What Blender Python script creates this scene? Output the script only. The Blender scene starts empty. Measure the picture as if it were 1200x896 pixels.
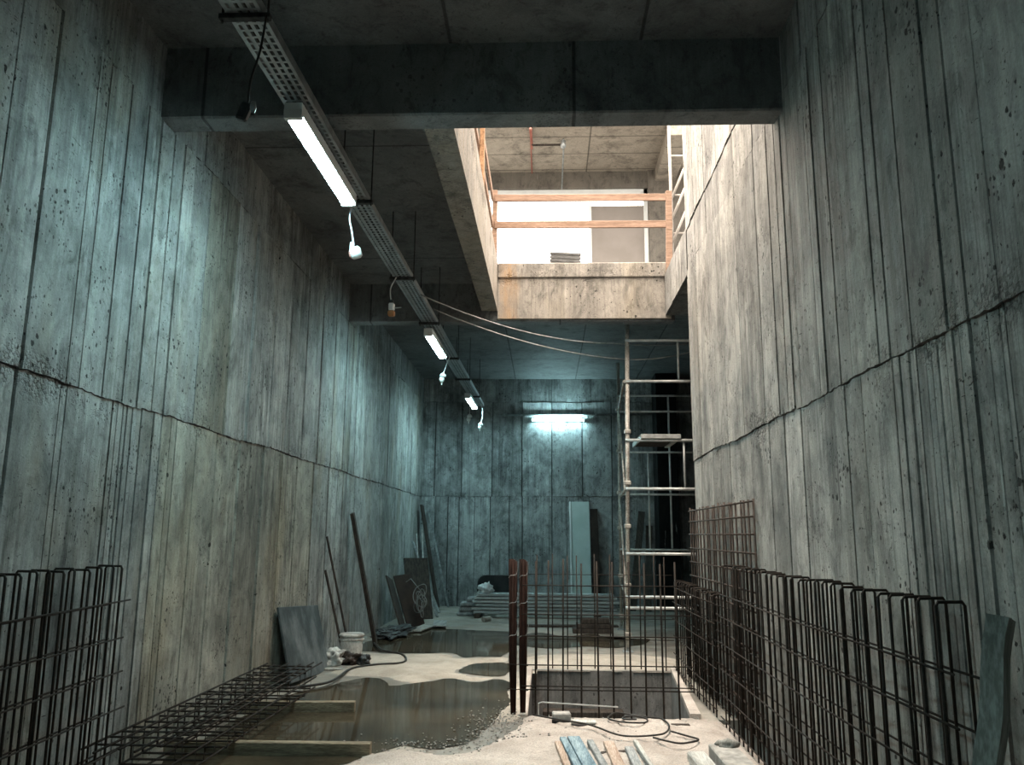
import bpy, bmesh, math, random
from mathutils import Vector, Matrix, noise
R = random.Random(7)
C = bpy.context.scene.collection
V = Vector
PI = math.pi

# ------------------------------------------------------------------ geometry helpers
class MB:
    def __init__(s):
        s.v = []; s.f = []; s.t = []; s.tone = 1.0
    def face(s, idx): s.f.append(tuple(idx)); s.t.append(s.tone)
    def quad(s, a, b, c, d):
        n = len(s.v); s.v += [V(a), V(b), V(c), V(d)]; s.face((n, n+1, n+2, n+3))
    def box(s, lo, hi, M=None):
        n = len(s.v)
        for x in (lo[0], hi[0]):
            for y in (lo[1], hi[1]):
                for z in (lo[2], hi[2]):
                    p = V((x, y, z)); s.v.append(M @ p if M else p)
        for q in ((0,1,3,2),(4,6,7,5),(0,4,5,1),(2,3,7,6),(0,2,6,4),(1,5,7,3)): s.face([n+i for i in q])
        return s
    def cbox(s, lo, hi, M=None, b=.006):
        # box with chamfered edges
        bm = bmesh.new(); bmesh.ops.create_cube(bm, size=1)
        c = [(lo[i]+hi[i])/2 for i in range(3)]; d = [hi[i]-lo[i] for i in range(3)]
        for v in bm.verts: v.co = V((c[0]+v.co.x*d[0], c[1]+v.co.y*d[1], c[2]+v.co.z*d[2]))
        bmesh.ops.bevel(bm, geom=bm.edges[:], offset=min(b, min(d)*.3), segments=1, affect='EDGES')
        s.add_bm(bm, M); return s
    def add_bm(s, bm, M=None):
        n = len(s.v); bm.verts.index_update()
        for v in bm.verts: s.v.append(M @ v.co if M else v.co.copy())
        for f in bm.faces: s.face([n+v.index for v in f.verts])
        bm.free()
    def board(s, p0, p1, w, t, wdir, bev=.004, jag=0):
        # squared timber from p0 to p1: width w along wdir, thickness t across
        p0 = V(p0); p1 = V(p1); a = (p1-p0); L = a.length; a.normalize()
        wd = V(wdir); wd = (wd - a*wd.dot(a)).normalized(); td = a.cross(wd)
        M = Matrix(((wd.x, td.x, a.x, p0.x),(wd.y, td.y, a.y, p0.y),(wd.z, td.z, a.z, p0.z),(0,0,0,1)))
        s.cbox((-w/2, -t/2, 0), (w/2, t/2, L), M, bev); return s
    def tube(s, pts, r, n=6, cap=True):
        pts = [V(p) for p in pts]; rings = []; up = None
        for i, p in enumerate(pts):
            a = pts[max(i-1, 0)]; b = pts[min(i+1, len(pts)-1)]; d = (b-a).normalized()
            if up is None:
                up = V((0,0,1)) if abs(d.z) < .9 else V((1,0,0))
            x = d.cross(up)
            if x.length < 1e-4: x = d.orthogonal()
            x.normalize(); y = x.cross(d).normalized(); up = y
            rr = r[i] if isinstance(r, (list, tuple)) else r
            k = len(s.v); rings.append(k)
            for j in range(n):
                q = 2*PI*j/n; s.v.append(p + x*math.cos(q)*rr + y*math.sin(q)*rr)
        for i in range(len(rings)-1):
            for j in range(n):
                a = rings[i]+j; b = rings[i]+(j+1) % n; c = rings[i+1]+(j+1) % n; d = rings[i+1]+j
                s.face((a, b, c, d))
        if cap:
            s.face([rings[0]+j for j in range(n)][::-1]); s.face([rings[-1]+j for j in range(n)])
        return s
    def lathe(s, prof, c=(0,0,0), n=24, M=None):
        base = len(s.v)
        for r, z in prof:
            for j in range(n):
                p = V((c[0]+r*math.cos(2*PI*j/n), c[1]+r*math.sin(2*PI*j/n), c[2]+z)); s.v.append(M @ p if M else p)
        for i in range(len(prof)-1):
            for j in range(n):
                s.face((base+i*n+j, base+i*n+(j+1) % n, base+(i+1)*n+(j+1) % n, base+(i+1)*n+j))
        return s
    def build(s, name, mat, parent=None, smooth=False, tone=False):
        me = bpy.data.meshes.new(name)
        off = ORG.get(parent.name, V((0,0,0))) if parent else V((0,0,0))
        me.from_pydata([v-off for v in s.v], [], s.f)
        if tone:
            at = me.color_attributes.new('tone', 'FLOAT_COLOR', 'CORNER'); k = 0
            for p, t in zip(me.polygons, s.t):
                t = t if isinstance(t, tuple) else (t, t, t)
                for li in p.loop_indices: at.data[li].color = (*t, 1)
        me.materials.append(mat)
        bm = bmesh.new(); bm.from_mesh(me); bmesh.ops.recalc_face_normals(bm, faces=bm.faces[:]); bm.to_mesh(me); bm.free()
        if smooth:
            for p in me.polygons: p.use_smooth = True
        o = bpy.data.objects.new(name, me); C.objects.link(o)
        if parent:
            o.parent = parent; ORG[o.name] = off
        return o
ORG = {}
def props(o, label=None, cat=None, group=None, kind=None):
    if label: o['label'] = label
    if cat: o['category'] = cat
    if group: o['group'] = group
    if kind: o['kind'] = kind
    return o
def thing(name, label, cat, loc, group=None):
    o = bpy.data.objects.new(name, None); o.empty_display_size = .1; C.objects.link(o); o.location = loc
    ORG[o.name] = V(loc); return props(o, label, cat, group)
def mesh_thing(mb, name, mat, label, cat, group=None, smooth=False, kind=None):
    # a thing that is one mesh, its origin moved to its own foot
    xs = [v for v in mb.v]; c = V((sum(v.x for v in xs)/len(xs), sum(v.y for v in xs)/len(xs), min(v.z for v in xs)))
    mb.v = [v-c for v in mb.v]; o = mb.build(name, mat, None, smooth); o.location = c
    return props(o, label, cat, group, kind)
def struct(mb, name, mat, tone=False, label=None):
    o = mb.build(name, mat, None, False, tone); o['kind'] = 'structure'
    if label: o['label'] = label
    return o
def copy_part(src, parent, off):
    c = src.copy(); C.objects.link(c); c.parent = parent; c.location = V(src.location)+V(off); return c
def arc_pts(pts, sub=6):
    # smooth curve through points (Catmull-Rom)
    P = [V(p) for p in pts]; out = []
    for i in range(len(P)-1):
        a = P[max(i-1,0)]; b = P[i]; c = P[i+1]; d = P[min(i+2,len(P)-1)]
        for k in range(sub):
            t = k/sub
            out.append(.5*((2*b)+(c-a)*t+(2*a-5*b+4*c-d)*t*t+(3*b-a-3*c+d)*t**3))
    out.append(P[-1]); return out
def sag(p0, p1, d, n=16):
    p0 = V(p0); p1 = V(p1)
    return [p0.lerp(p1, i/n) - V((0,0,d*4*(i/n)*(1-i/n))) for i in range(n+1)]

# ------------------------------------------------------------------ materials
class NT:
    def __init__(s, name):
        s.m = bpy.data.materials.new(name); s.m.use_nodes = True; s.t = s.m.node_tree; s.t.nodes.clear()
        s.out = s.n('ShaderNodeOutputMaterial'); s.b = s.n('ShaderNodeBsdfPrincipled')
        s.l(s.b.outputs[0], s.out.inputs[0]); s.tc = s.n('ShaderNodeTexCoord')
    def n(s, t, **k):
        o = s.t.nodes.new(t)
        for a, v in k.items(): setattr(o, a, v)
        return o
    def l(s, a, b): s.t.links.new(a, b)
    def set(s, inp, v):
        if hasattr(v, 'is_output') or isinstance(v, bpy.types.NodeSocket): s.l(v, inp)
        else: inp.default_value = v
    def coord(s, scale=(1,1,1), src=None, rnd=False):
        m = s.n('ShaderNodeMapping'); m.inputs['Scale'].default_value = scale
        s.l(src or s.tc.outputs['Object'], m.inputs['Vector'])
        if rnd:
            oi = s.n('ShaderNodeObjectInfo'); q = s.n('ShaderNodeVectorMath', operation='SCALE'); q.inputs[0].default_value = (37, 53, 71)
            s.l(oi.outputs['Random'], q.inputs['Scale']); s.l(q.outputs[0], m.inputs['Location'])
        return m.outputs[0]
    def noise(s, scale, detail=3, rough=.55, vec=None, dist=0):
        o = s.n('ShaderNodeTexNoise'); o.inputs['Scale'].default_value = scale; o.inputs['Detail'].default_value = detail
        o.inputs['Roughness'].default_value = rough; o.inputs['Distortion'].default_value = dist
        s.l(vec or s.tc.outputs['Object'], o.inputs['Vector']); return o.outputs['Fac']
    def ramp(s, f, a, b, lo=0., hi=1.):
        o = s.n('ShaderNodeMapRange'); s.l(f, o.inputs['Value'])
        for i, v in zip(('From Min','From Max','To Min','To Max'), (a, b, lo, hi)): o.inputs[i].default_value = v
        return o.outputs[0]
    def math(s, op, a, b=0.):
        o = s.n('ShaderNodeMath', operation=op); s.set(o.inputs[0], a); s.set(o.inputs[1], b); return o.outputs[0]
    def mix(s, f, a, b, mode='MIX'):
        o = s.n('ShaderNodeMix', data_type='RGBA', blend_type=mode)
        s.set(o.inputs[0], f)
        for i, v in ((6, a), (7, b)):
            if isinstance(v, tuple): o.inputs[i].default_value = (*v, 1) if len(v) == 3 else v
            else: s.l(v, o.inputs[i])
        return o.outputs[2]
    def bump(s, h, strength=.4, dist=.01):
        o = s.n('ShaderNodeBump'); o.inputs['Strength'].default_value = strength; o.inputs['Distance'].default_value = dist
        s.l(h, o.inputs['Height']); s.l(o.outputs[0], s.b.inputs['Normal'])
    def fin(s, col, rough=.8, metal=0., spec=.3):
        s.set(s.b.inputs['Base Color'], (*col, 1) if isinstance(col, tuple) else col)
        s.set(s.b.inputs['Roughness'], rough); s.b.inputs['Metallic'].default_value = metal
        s.b.inputs['Specular IOR Level'].default_value = spec
        return s.m

def mat_concrete(name, light=(.40,.39,.37), dark=(.20,.20,.195), streak=.5, pits=1., tone=False, warm=0., joint_z=None, boards=None, rough=.78, panels=None, spec=.35, stain=None):
    k = NT(name)
    big = k.noise(.9, 7, .62); mid = k.noise(4.5, 8, .68, vec=k.coord((1,1,.75)), dist=.7); fine = k.noise(80, 4, .65)
    f = k.math('ADD', k.math('MULTIPLY', big, .45), k.math('MULTIPLY', mid, .55))
    col = k.mix(k.ramp(f, .39, .60), dark, light)
    if warm:
        w = k.ramp(k.noise(1.5, 5, .6, vec=k.coord((1,1,.35))), .5, .66, 0, warm)
        col = k.mix(w, col, (.34,.285,.20))
    # run marks left by the boards and by water: only in some zones
    zone = k.ramp(k.noise(1, 4, .55, vec=k.coord((1.3,1.3,.45))), .40, .58, .22, 1.)
    st = k.noise(1, 5, .65, vec=k.coord((9,9,.5))); st2 = k.noise(1, 5, .65, vec=k.coord((38,38,1.6)))
    s1 = k.ramp(st, .36, .64, -streak*.8, streak*.35); s2 = k.ramp(st2, .34, .66, -streak*.75, streak*.4)
    g = k.math('ADD', 1., k.math('MULTIPLY', zone, k.math('ADD', s1, s2)))
    g = k.math('MULTIPLY', g, k.ramp(fine, .3, .7, .84, 1.13))
    # blotches and damp clouds
    bl = k.ramp(k.noise(2.6, 9, .74, vec=k.coord((1,1,.55)), dist=.5), .51, .66, 1, .50); g = k.math('MULTIPLY', g, bl)
    sm = k.ramp(k.noise(9, 6, .7, vec=k.coord((1,1,.6)), dist=.8), .54, .66, 1, .62); g = k.math('MULTIPLY', g, sm)
    h = k.math('ADD', k.math('MULTIPLY', k.math('MULTIPLY', st2, zone), .6), k.math('ADD', k.math('MULTIPLY', mid, .9), k.math('MULTIPLY', fine, .2)))
    if pits:
        # bug holes
        for sc_, lo_, hi_, th, wt in (((15,15,12), .44, .68, .20, .8), ((34,34,26), .46, .66, .24, .65)):
            vo = k.n('ShaderNodeTexVoronoi'); vo.inputs['Scale'].default_value = 1
            k.l(k.coord(sc_), vo.inputs['Vector'])
            wob = k.math('ADD', vo.outputs['Distance'], k.math('MULTIPLY', k.math('SUBTRACT', k.noise(70, 2), .5), .34))
            sel = k.ramp(k.noise(2.1+th, 4, .65), lo_, hi_, -.02, th)
            pit = k.math('SUBTRACT', 1., k.ramp(k.math('SUBTRACT', wob, sel), 0, .06))
            g = k.math('MULTIPLY', g, k.math('SUBTRACT', 1., k.math('MULTIPLY', pit, wt*min(pits,1.2))))
            h = k.math('SUBTRACT', h, k.math('MULTIPLY', pit, 1.8))
        # chips and scratches: short tilted dark dashes
        for cs, th in (((18,18,52), .66), ((40,40,9), .68), ((8,8,22), .70)):
            dn = k.ramp(k.noise(1, 3, .55, vec=k.coord(cs), dist=1.5), th, th+.03); dm = k.ramp(k.noise(1.3, 4), .43, .55)
            dd = k.math('MULTIPLY', dn, dm); g = k.math('MULTIPLY', g, k.math('SUBTRACT', 1., k.math('MULTIPLY', dd, .7*pits))); h = k.math('SUBTRACT', h, dd)
    if joint_z is not None:
        # honeycombed, broken edge along the pour joint
        sp = k.n('ShaderNodeSeparateXYZ'); k.l(k.tc.outputs['Object'], sp.inputs[0])
        d = k.math('ABSOLUTE', k.math('SUBTRACT', sp.outputs['Z'], joint_z))
        m = k.math('MULTIPLY', k.ramp(d, .01, .15, 1, 0), k.ramp(k.noise(2.4, 6, .75), .50, .62))
        v2 = k.n('ShaderNodeTexVoronoi'); v2.inputs['Scale'].default_value = 38; k.l(k.tc.outputs['Object'], v2.inputs['Vector'])
        hc = k.math('MULTIPLY', m, k.ramp(k.math('ADD', v2.outputs['Distance'], k.math('MULTIPLY', k.noise(24, 5, .7), .8)), .74, .98)); h = k.math('SUBTRACT', h, k.math('MULTIPLY', hc, 3.))
        g = k.math('MULTIPLY', g, k.math('SUBTRACT', 1., k.math('MULTIPLY', hc, .7)))
    if panels:
        sp = k.n('ShaderNodeSeparateXYZ'); k.l(k.tc.outputs['Object'], sp.inputs[0])
        for ax, size, off in panels:
            fr = k.math('FRACT', k.math('DIVIDE', k.math('ADD', sp.outputs[ax], off), size))
            e = k.math('ABSOLUTE', k.math('SUBTRACT', fr, .5))
            ln = k.ramp(e, .007/size, .015/size, 1, 0)
            g = k.math('MULTIPLY', g, k.math('SUBTRACT', 1., k.math('MULTIPLY', ln, .6))); h = k.math('SUBTRACT', h, k.math('MULTIPLY', ln, 1.2))
    comb = k.n('ShaderNodeCombineColor'); [k.l(g, comb.inputs[i]) for i in range(3)]
    col = k.mix(1., col, comb.outputs[0], 'MULTIPLY')
    if stain:
        sp = k.n('ShaderNodeSeparateXYZ'); k.l(k.tc.outputs['Object'], sp.inputs[0])
        e = k.math('ABSOLUTE', k.math('SUBTRACT', sp.outputs['X'], stain[0])); e = k.math('ADD', e, k.math('MULTIPLY', k.math('SUBTRACT', k.noise(1, 5, .7, vec=k.coord((14,14,1.6))), .5), .45))
        col = k.mix(k.math('MULTIPLY', k.ramp(e, 0, stain[1], .75, 0), k.ramp(mid, .35, .6, .45, 1)), col, (.36,.22,.11))
    if tone:
        at = k.n('ShaderNodeVertexColor', layer_name='tone'); col = k.mix(1., col, at.outputs[0], 'MULTIPLY')
    # lime runs
    lm = k.math('MULTIPLY', k.ramp(k.noise(1, 5, .65, vec=k.coord((17,17,1.6))), .64, .72), k.ramp(k.noise(1.1, 4), .52, .64))
    col = k.mix(k.math('MULTIPLY', lm, .6 if streak > .25 else .2), col, (.62,.62,.60))
    k.bump(h, .6, .014)
    return k.fin(col, k.ramp(mid, .3, .7, rough-.2, rough+.1), 0, spec)

def mat_simple(name, a, b, scale=8, rough=.7, metal=0., stretch=(1,1,1), bump=.2, spec=.3, lo=.38, hi=.62, detail=4, fine=.0, r2=None):
    k = NT(name); v = k.coord(stretch, rnd=True)
    n1 = k.noise(scale, detail, .6, vec=v); col = k.mix(k.ramp(n1, lo, hi), a, b)
    if fine:
        col = k.mix(fine, col, k.mix(k.ramp(k.noise(scale*9, 3, .6, vec=v), .4, .62), (.02,.018,.015), (.9,.9,.9)), 'SOFT_LIGHT')
    if bump: k.bump(k.noise(scale*4, 4, .6, vec=v), bump, .004)
    return k.fin(col, k.ramp(n1, .3, .7, rough, r2 if r2 is not None else rough), metal, spec)

def mat_emit(name, col, strength):
    k = NT(name); k.fin((.9,.9,.9), .4); k.b.inputs['Emission Color'].default_value = (*col, 1); k.b.inputs['Emission Strength'].default_value = strength; return k.m

M = {}
M['wall'] = mat_concrete('board_marked_concrete', (.52,.53,.52), (.215,.222,.22), .46, 1.1, True, .45, 2.3)
M['wall_r'] = mat_concrete('board_marked_concrete_pale', (.52,.505,.48), (.23,.228,.22), .42, 1.1, True, .15, 2.3)
M['far'] = mat_concrete('far_wall_concrete', (.46,.485,.485), (.17,.18,.182), .45, .9, True, 0, 2.3, spec=.3)
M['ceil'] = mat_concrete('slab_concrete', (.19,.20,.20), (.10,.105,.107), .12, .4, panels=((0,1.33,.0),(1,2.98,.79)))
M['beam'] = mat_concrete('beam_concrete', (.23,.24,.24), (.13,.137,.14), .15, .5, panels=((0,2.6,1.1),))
M['edge'] = mat_concrete('slab_edge_concrete', (.37,.335,.29), (.23,.21,.185), .3, 1., warm=.4, joint_z=4.96, stain=(-.50,.16))
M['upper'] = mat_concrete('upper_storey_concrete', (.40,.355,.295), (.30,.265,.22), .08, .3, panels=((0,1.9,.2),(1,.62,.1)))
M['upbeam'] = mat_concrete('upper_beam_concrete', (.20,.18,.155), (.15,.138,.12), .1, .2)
M['pit'] = mat_concrete('pit_concrete', (.30,.29,.28), (.15,.15,.145), .25, .7)

def mat_floor():
    k = NT('wet_concrete_floor')
    big = k.noise(.8, 6, .62, dist=.5); mid = k.noise(4, 6, .65); fine = k.noise(55, 4, .65)
    f = k.math('ADD', k.math('MULTIPLY', big, .6), k.math('MULTIPLY', mid, .4))
    col = k.mix(k.ramp(f, .38, .6), (.17,.155,.135), (.40,.37,.32))
    col = k.mix(k.ramp(fine, .35, .7, 0, .35), col, (.12,.11,.10))
    damp = k.ramp(k.noise(1.1, 5, .6, dist=.4), .44, .54)
    col = k.mix(k.math('MULTIPLY', damp, .35), col, (.10,.09,.075))
    k.bump(k.math('ADD', k.math('MULTIPLY', mid, .8), k.math('MULTIPLY', fine, .3)), .6, .015)
    return k.fin(col, k.ramp(damp, 0, 1, .82, .42), 0, .4)
M['floor'] = mat_floor()
def mat_sand(name, a, b, sc=6.):
    k = NT(name); n1 = k.noise(sc*.35, 5, .6); n2 = k.noise(sc*14, 4, .7); n3 = k.noise(sc*1.6, 5, .65)
    col = k.mix(k.ramp(n1, .36, .62), a, b); col = k.mix(k.ramp(n2, .42, .66, 0, .5), col, tuple(x*.45 for x in a))
    col = k.mix(k.ramp(n3, .56, .7, 0, .35), col, tuple(x*.5 for x in a))
    k.bump(k.math('ADD', n3, k.math('MULTIPLY', n2, .5)), .8, .02); return k.fin(col, .95, 0, .15)
M['sand'] = mat_sand('dry_sand', (.40,.355,.30), (.58,.52,.45))
M['dust'] = mat_sand('cement_dust', (.44,.385,.345), (.64,.58,.53))
def mat_water():
    k = NT('muddy_puddle_water'); n = k.noise(1.3, 3, .5)
    col = k.mix(k.ramp(n, .35, .65), (.030,.026,.018), (.075,.062,.041)); k.bump(k.noise(3, 2, .5), .04, .01)
    m = k.fin(col, .06, 0, .4); k.b.inputs['IOR'].default_value = 1.33; return m
M['water'] = mat_water()
M['rebar'] = mat_simple('dark_rebar', (.016,.0135,.012), (.038,.029,.023), 20, .65, .15, bump=.3, r2=.8, spec=.2)
M['rebar_warm'] = mat_simple('brown_rebar', (.030,.022,.018), (.065,.046,.036), 20, .65, .2, bump=.3)
M['rust'] = mat_simple('rusty_steel', (.014,.007,.0055), (.034,.016,.012), 14, .85, 0, (1,1,.3), .4, spec=.12)
M['galv'] = mat_simple('galvanised_steel', (.34,.37,.38), (.52,.55,.56), 12, .38, .85, bump=.05, r2=.5)
M['galv_d'] = mat_simple('dull_steel', (.20,.22,.22), (.34,.36,.36), 10, .5, .6, bump=.05)
M['rod'] = mat_simple('dark_threaded_rod', (.03,.03,.03), (.07,.07,.07), 20, .6, .5, bump=0)
M['scaf'] = mat_simple('mortar_spattered_scaffold_tube', (.30,.28,.25), (.58,.55,.50), 9, .6, .25, (1,1,.6), .2, fine=.5)
M['scafh'] = mat_simple('galvanised_scaffold_tube', (.45,.45,.44), (.68,.68,.66), 9, .45, .4, bump=.05)
M['whitetube'] = mat_simple('white_painted_tube', (.32,.30,.27), (.42,.39,.36), 9, .5, 0, bump=0)
M['plastic_w'] = mat_simple('white_plastic', (.62,.64,.63), (.74,.76,.75), 6, .45, 0, bump=0)
M['plastic_d'] = mat_simple('black_plastic', (.012,.013,.014), (.03,.03,.03), 6, .5, 0, bump=0)
M['orange'] = mat_simple('orange_brown_plastic', (.30,.13,.05), (.40,.19,.08), 6, .5, 0, bump=0)
M['red'] = mat_simple('red_paint', (.26,.09,.07), (.34,.14,.11), 6, .5, 0, bump=0)
M['wood_o'] = mat_simple('fresh_pine', (.26,.14,.07), (.38,.22,.12), 5, .7, 0, (1,1,1), .2, fine=.4)
M['wood_rail'] = mat_simple('rail_pine', (.20,.125,.085), (.30,.195,.14), 5, .7, 0, (.25,6,6), .2, fine=.4)
M['timber'] = mat_simple('wet_timber', (.15,.12,.08), (.28,.235,.165), 5, .7, 0, (.4,6,6), .3, fine=.5)
M['timber_g'] = mat_simple('grey_weathered_timber', (.20,.20,.18), (.36,.35,.32), 3, .8, 0, (3,3,.4), .15, fine=.4)
M['timber_d'] = mat_simple('dark_timber', (.030,.024,.020), (.075,.06,.05), 6, .75, 0, (5,5,.5), .3, fine=.4)
M['brownboard'] = mat_simple('brown_film_plywood', (.022,.015,.013), (.05,.034,.027), 5, .55, 0, bump=.1)
M['ply'] = mat_simple('grey_stained_panel', (.055,.068,.072), (.21,.23,.235), 2.6, .6, 0, (1,1,.8), .1, lo=.42, hi=.70, detail=9, fine=.15)
M['teal'] = mat_simple('pale_green_board', (.42,.50,.48), (.50,.58,.56), 3, .6, 0, bump=.05)
M['blue'] = mat_simple('blue_painted_plank', (.12,.20,.25), (.30,.40,.45), 4, .65, 0, (4,.4,4), .2, fine=.5)
M['pink'] = mat_simple('pinkish_plank', (.38,.28,.22), (.52,.42,.35), 4, .75, 0, (4,.4,4), .2, fine=.4)
M['plank_w'] = mat_simple('pale_plank', (.42,.42,.40), (.58,.58,.55), 4, .7, 0, (4,.4,4), .2, fine=.4)
M['plank_gr'] = mat_simple('grey_plank', (.20,.215,.22), (.36,.38,.385), 4, .7, 0, (4,.4,4), .2, fine=.4)
M['steelplank'] = mat_simple('zinc_plank', (.30,.34,.35), (.52,.57,.58), 3, .5, .35, (.4,4,4), .1, fine=.4)
M['stone'] = mat_simple('broken_concrete', (.30,.29,.27), (.50,.48,.45), 14, .9, 0, bump=.6)
M['crumb'] = mat_simple('grey_crumbs', (.14,.135,.125), (.34,.33,.31), 30, .9, 0, bump=0)
M['black'] = mat_simple('black_rubber', (.008,.009,.010), (.022,.024,.026), 4, .6, 0, bump=.05)
M['bag'] = mat_simple('white_plastic_bag', (.50,.55,.56), (.68,.72,.73), 8, .5, 0, bump=.5)
M['tarp'] = mat_simple('dark_tarpaulin', (.02,.022,.024), (.06,.062,.062), 5, .55, 0, bump=.4)
M['wire'] = mat_simple('pale_wire', (.20,.20,.19), (.36,.35,.34), 9, .5, .2, bump=0)
M['hose'] = mat_simple('black_hose', (.015,.014,.013), (.04,.037,.033), 9, .5, 0, bump=0)
M['bucket'] = mat_simple('dirty_white_bucket', (.30,.29,.27), (.62,.61,.58), 6, .6, 0, (1,1,.6), .1, lo=.36, hi=.6, fine=.3)
M['wallpanel'] = mat_simple('pale_plaster_panel', (.27,.245,.225), (.31,.28,.26), 2, .8, 0, bump=.05)
M['slat'] = mat_simple('dark_slat', (.05,.05,.05), (.12,.12,.12), 6, .6, 0, bump=0)
M['slat_l'] = mat_simple('pale_slat_gap', (.4,.4,.38), (.5,.5,.48), 6, .6, 0, bump=0)
M['tube'] = mat_emit('lit_fluorescent_tube', (.56,.95,1.0), 135)
M['tube_far'] = mat_emit('lit_fluorescent_tube_far', (.56,.95,1.0), 120)
M['whitehouse'] = mat_simple('white_enamel_batten', (.72,.75,.75), (.8,.83,.83), 5, .4, 0, bump=0)

# ------------------------------------------------------------------ plank walls
def breaks(lst, lo, hi, step=(.16,.5), seed=1):
    r = random.Random(seed); out = sorted(lst); u = out[0][0]
    while u > lo:
        u -= r.uniform(*step)
        if u > lo+.05: out.append((round(u,3), r.choice((1,1,2))))
    u = max(x[0] for x in lst)
    while u < hi:
        u += r.uniform(*step)
        if u < hi-.05: out.append((round(u,3), r.choice((1,1,2))))
    return sorted(x for x in out if lo+.03 < x[0] < hi-.03)
def jz(u, seed, z, amp=.02):
    # ragged height of a pour joint
    if z is None: return 0
    st = math.floor(u/1.9+seed*.37); step = .022*math.sin(st*12.9+seed)
    return z + step*.6 + amp*.9*noise.noise(V((u*1.1, seed*7.3, 0))) + amp*.5*noise.noise(V((u*5, seed*3.1, 4))) + amp*.45*noise.noise(V((u*16, seed, 9))) + amp*.3*noise.noise(V((u*41, seed, 2)))
def jgap(u, k):
    return max(.0006, .0025+.008*noise.noise(V((u*.9,k,3)))+.007*noise.noise(V((u*7,k,1)))+.007*noise.noise(V((u*29,k,7))))
def plank_wall(mb, P, rows, u0, u1, thick=.3, tint=None):
    # P(u, d, z) -> world; rows: (z0, z1, breaks, protrusion, noisy_bottom, noisy_top)
    r = random.Random(len(rows)*13+int(u1*10))
    for ri, (z0, z1, br, pro, nb, nt) in enumerate(rows):
        prof = []; tones = []
        edges = [u0]+[b[0] for b in br]+[u1]
        for i in range(len(edges)-1):
            a, b = edges[i], edges[i+1]
            sa = br[i-1][1] if i > 0 else 0; sb = br[i][1] if i < len(br) else 0
            far_ = 2.1 if a > 6.3 else 1.15 if a > 5 else 1.; ga = (0, .006, .0115)[sa]*far_; gb = (0, .006, .0115)[sb]*far_
            dd = pro + r.uniform(-.004, .004); t = r.uniform(.74, 1.12)
            tn = tint(ri, (a+b)/2, t) if tint else (t, t, t)
            n = max(1, int((b-a)/(.035 if b < 12 and a > 2 else .09)))
            for k in range(n+1):
                prof.append((a+ga+(b-a-ga-gb)*k/n, dd + .0018*math.sin(9*k/n+i))); tones.append(tn)
            if sb:
                dep = (0, .014, .028)[sb]
                prof.append((b-gb*.6, dd-dep)); tones.append((.2,.2,.2)); prof.append((b+gb*.6, dd-dep)); tones.append(tn)
        for k in range(len(prof)-1):
            (ua, da), (ub, db) = prof[k], prof[k+1]; mb.tone = tones[k]
            la = jz(ua, ri, z0)+jgap(ua,3)*(3 if ri > 2 else 1) if nb else z0; lb = jz(ub, ri, z0)+jgap(ub,3)*(3 if ri > 2 else 1) if nb else z0
            ha = jz(ua, ri+1, z1)-jgap(ua,8) if nt else z1; hb = jz(ub, ri+1, z1)-jgap(ub,8) if nt else z1
            mb.quad(P(ua,da,la), P(ub,db,lb), P(ub,db,hb), P(ua,da,ha))
            mb.tone = (.4,.4,.4)
            mb.quad(P(ua,da,ha), P(ub,db,hb), P(ub,-.045,hb), P(ua,-.045,ha))
            mb.quad(P(ua,da,la), P(ub,db,lb), P(ub,-.045,lb), P(ua,-.045,la))
    mb.tone = (.6,.6,.6)
    zs = [rw[0] for rw in rows]+[rw[1] for rw in rows]; z0, z1 = min(zs), max(zs)
    c = [P(u, d, z) for u in (u0,u1) for d in (-.04,-thick) for z in (z0,z1)]
    n = len(mb.v); mb.v += [V(p) for p in c]
    for q in ((0,1,3,2),(4,6,7,5),(0,4,5,1),(2,3,7,6),(0,2,6,4),(1,5,7,3)): mb.face([n+i for i in q])
    # end caps joining the boards' face to the body
    for u in (u0, u1):
        for rw in rows:
            mb.tone = (1.,1.,1.); mb.quad(P(u,rw[3],rw[0]), P(u,rw[3],rw[1]), P(u,-.045,rw[1]), P(u,-.045,rw[0]))
    mb.tone = 1.0

XL, XR, YB, YF, ZC, ZB, ZJ, ZU = -2.70, 1.62, -5.0, 17.7, 4.89, 4.35, 2.30, 5.15
S = lambda xs, k: [(x, k) for x in xs]
LU = S([3.97,4.50,4.98,5.17,6.63,7.14,7.75,8.26,8.84,9.44,10.05,10.67,11.33,11.95,13.06,13.7,14.56],2)+S([3.65,4.37,4.75,5.38,5.55,5.73,6.04,6.3,11.0,12.5,14.2,15.1,15.7,16.2,16.83],1)
LL = S([3.96,4.90,6.54,7.06,7.67,8.24,8.75,9.38,10.04,10.8,11.49,12.49,13.43],2)+S([4.35,4.41,4.96,5.03,5.08,5.15,5.21,5.27,5.35,5.44,5.56,5.71,5.8,6.01,6.15,10.5,14.08,14.6,15.12,15.8,16.5,17.2],1)
LU = breaks(LU, YB, YF, seed=3); LL = breaks(LL, YB, YF, seed=4)
BAND = S([3.2,5.9,6.9,9.5,12.2,14.8,16.6],1)
def tintL(ri, u, t):
    if ri == 0 and 5.6 < u < 9.5: return (t*1.02, t*.97, t*.86)
    if ri == 1 and 6.0 < u < 6.64: return (t*.74, t*.70, t*.62)
    if ri == 2: return (t*.86, t*.86, t*.86)
    return (t, t, t*.99)
mb = MB(); plank_wall(mb, lambda u,d,z: (XL+d, u, z), [(-.05,ZJ,LL,0,0,1),(ZJ,4.36,LU,.010,1,1),(4.36,5.15,BAND,.004,1,0)], YB, YF, .3, tintL)
struct(mb, 'wall_left', M['wall'], True, 'board-marked concrete wall along the left side with a ragged pour joint')

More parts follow.
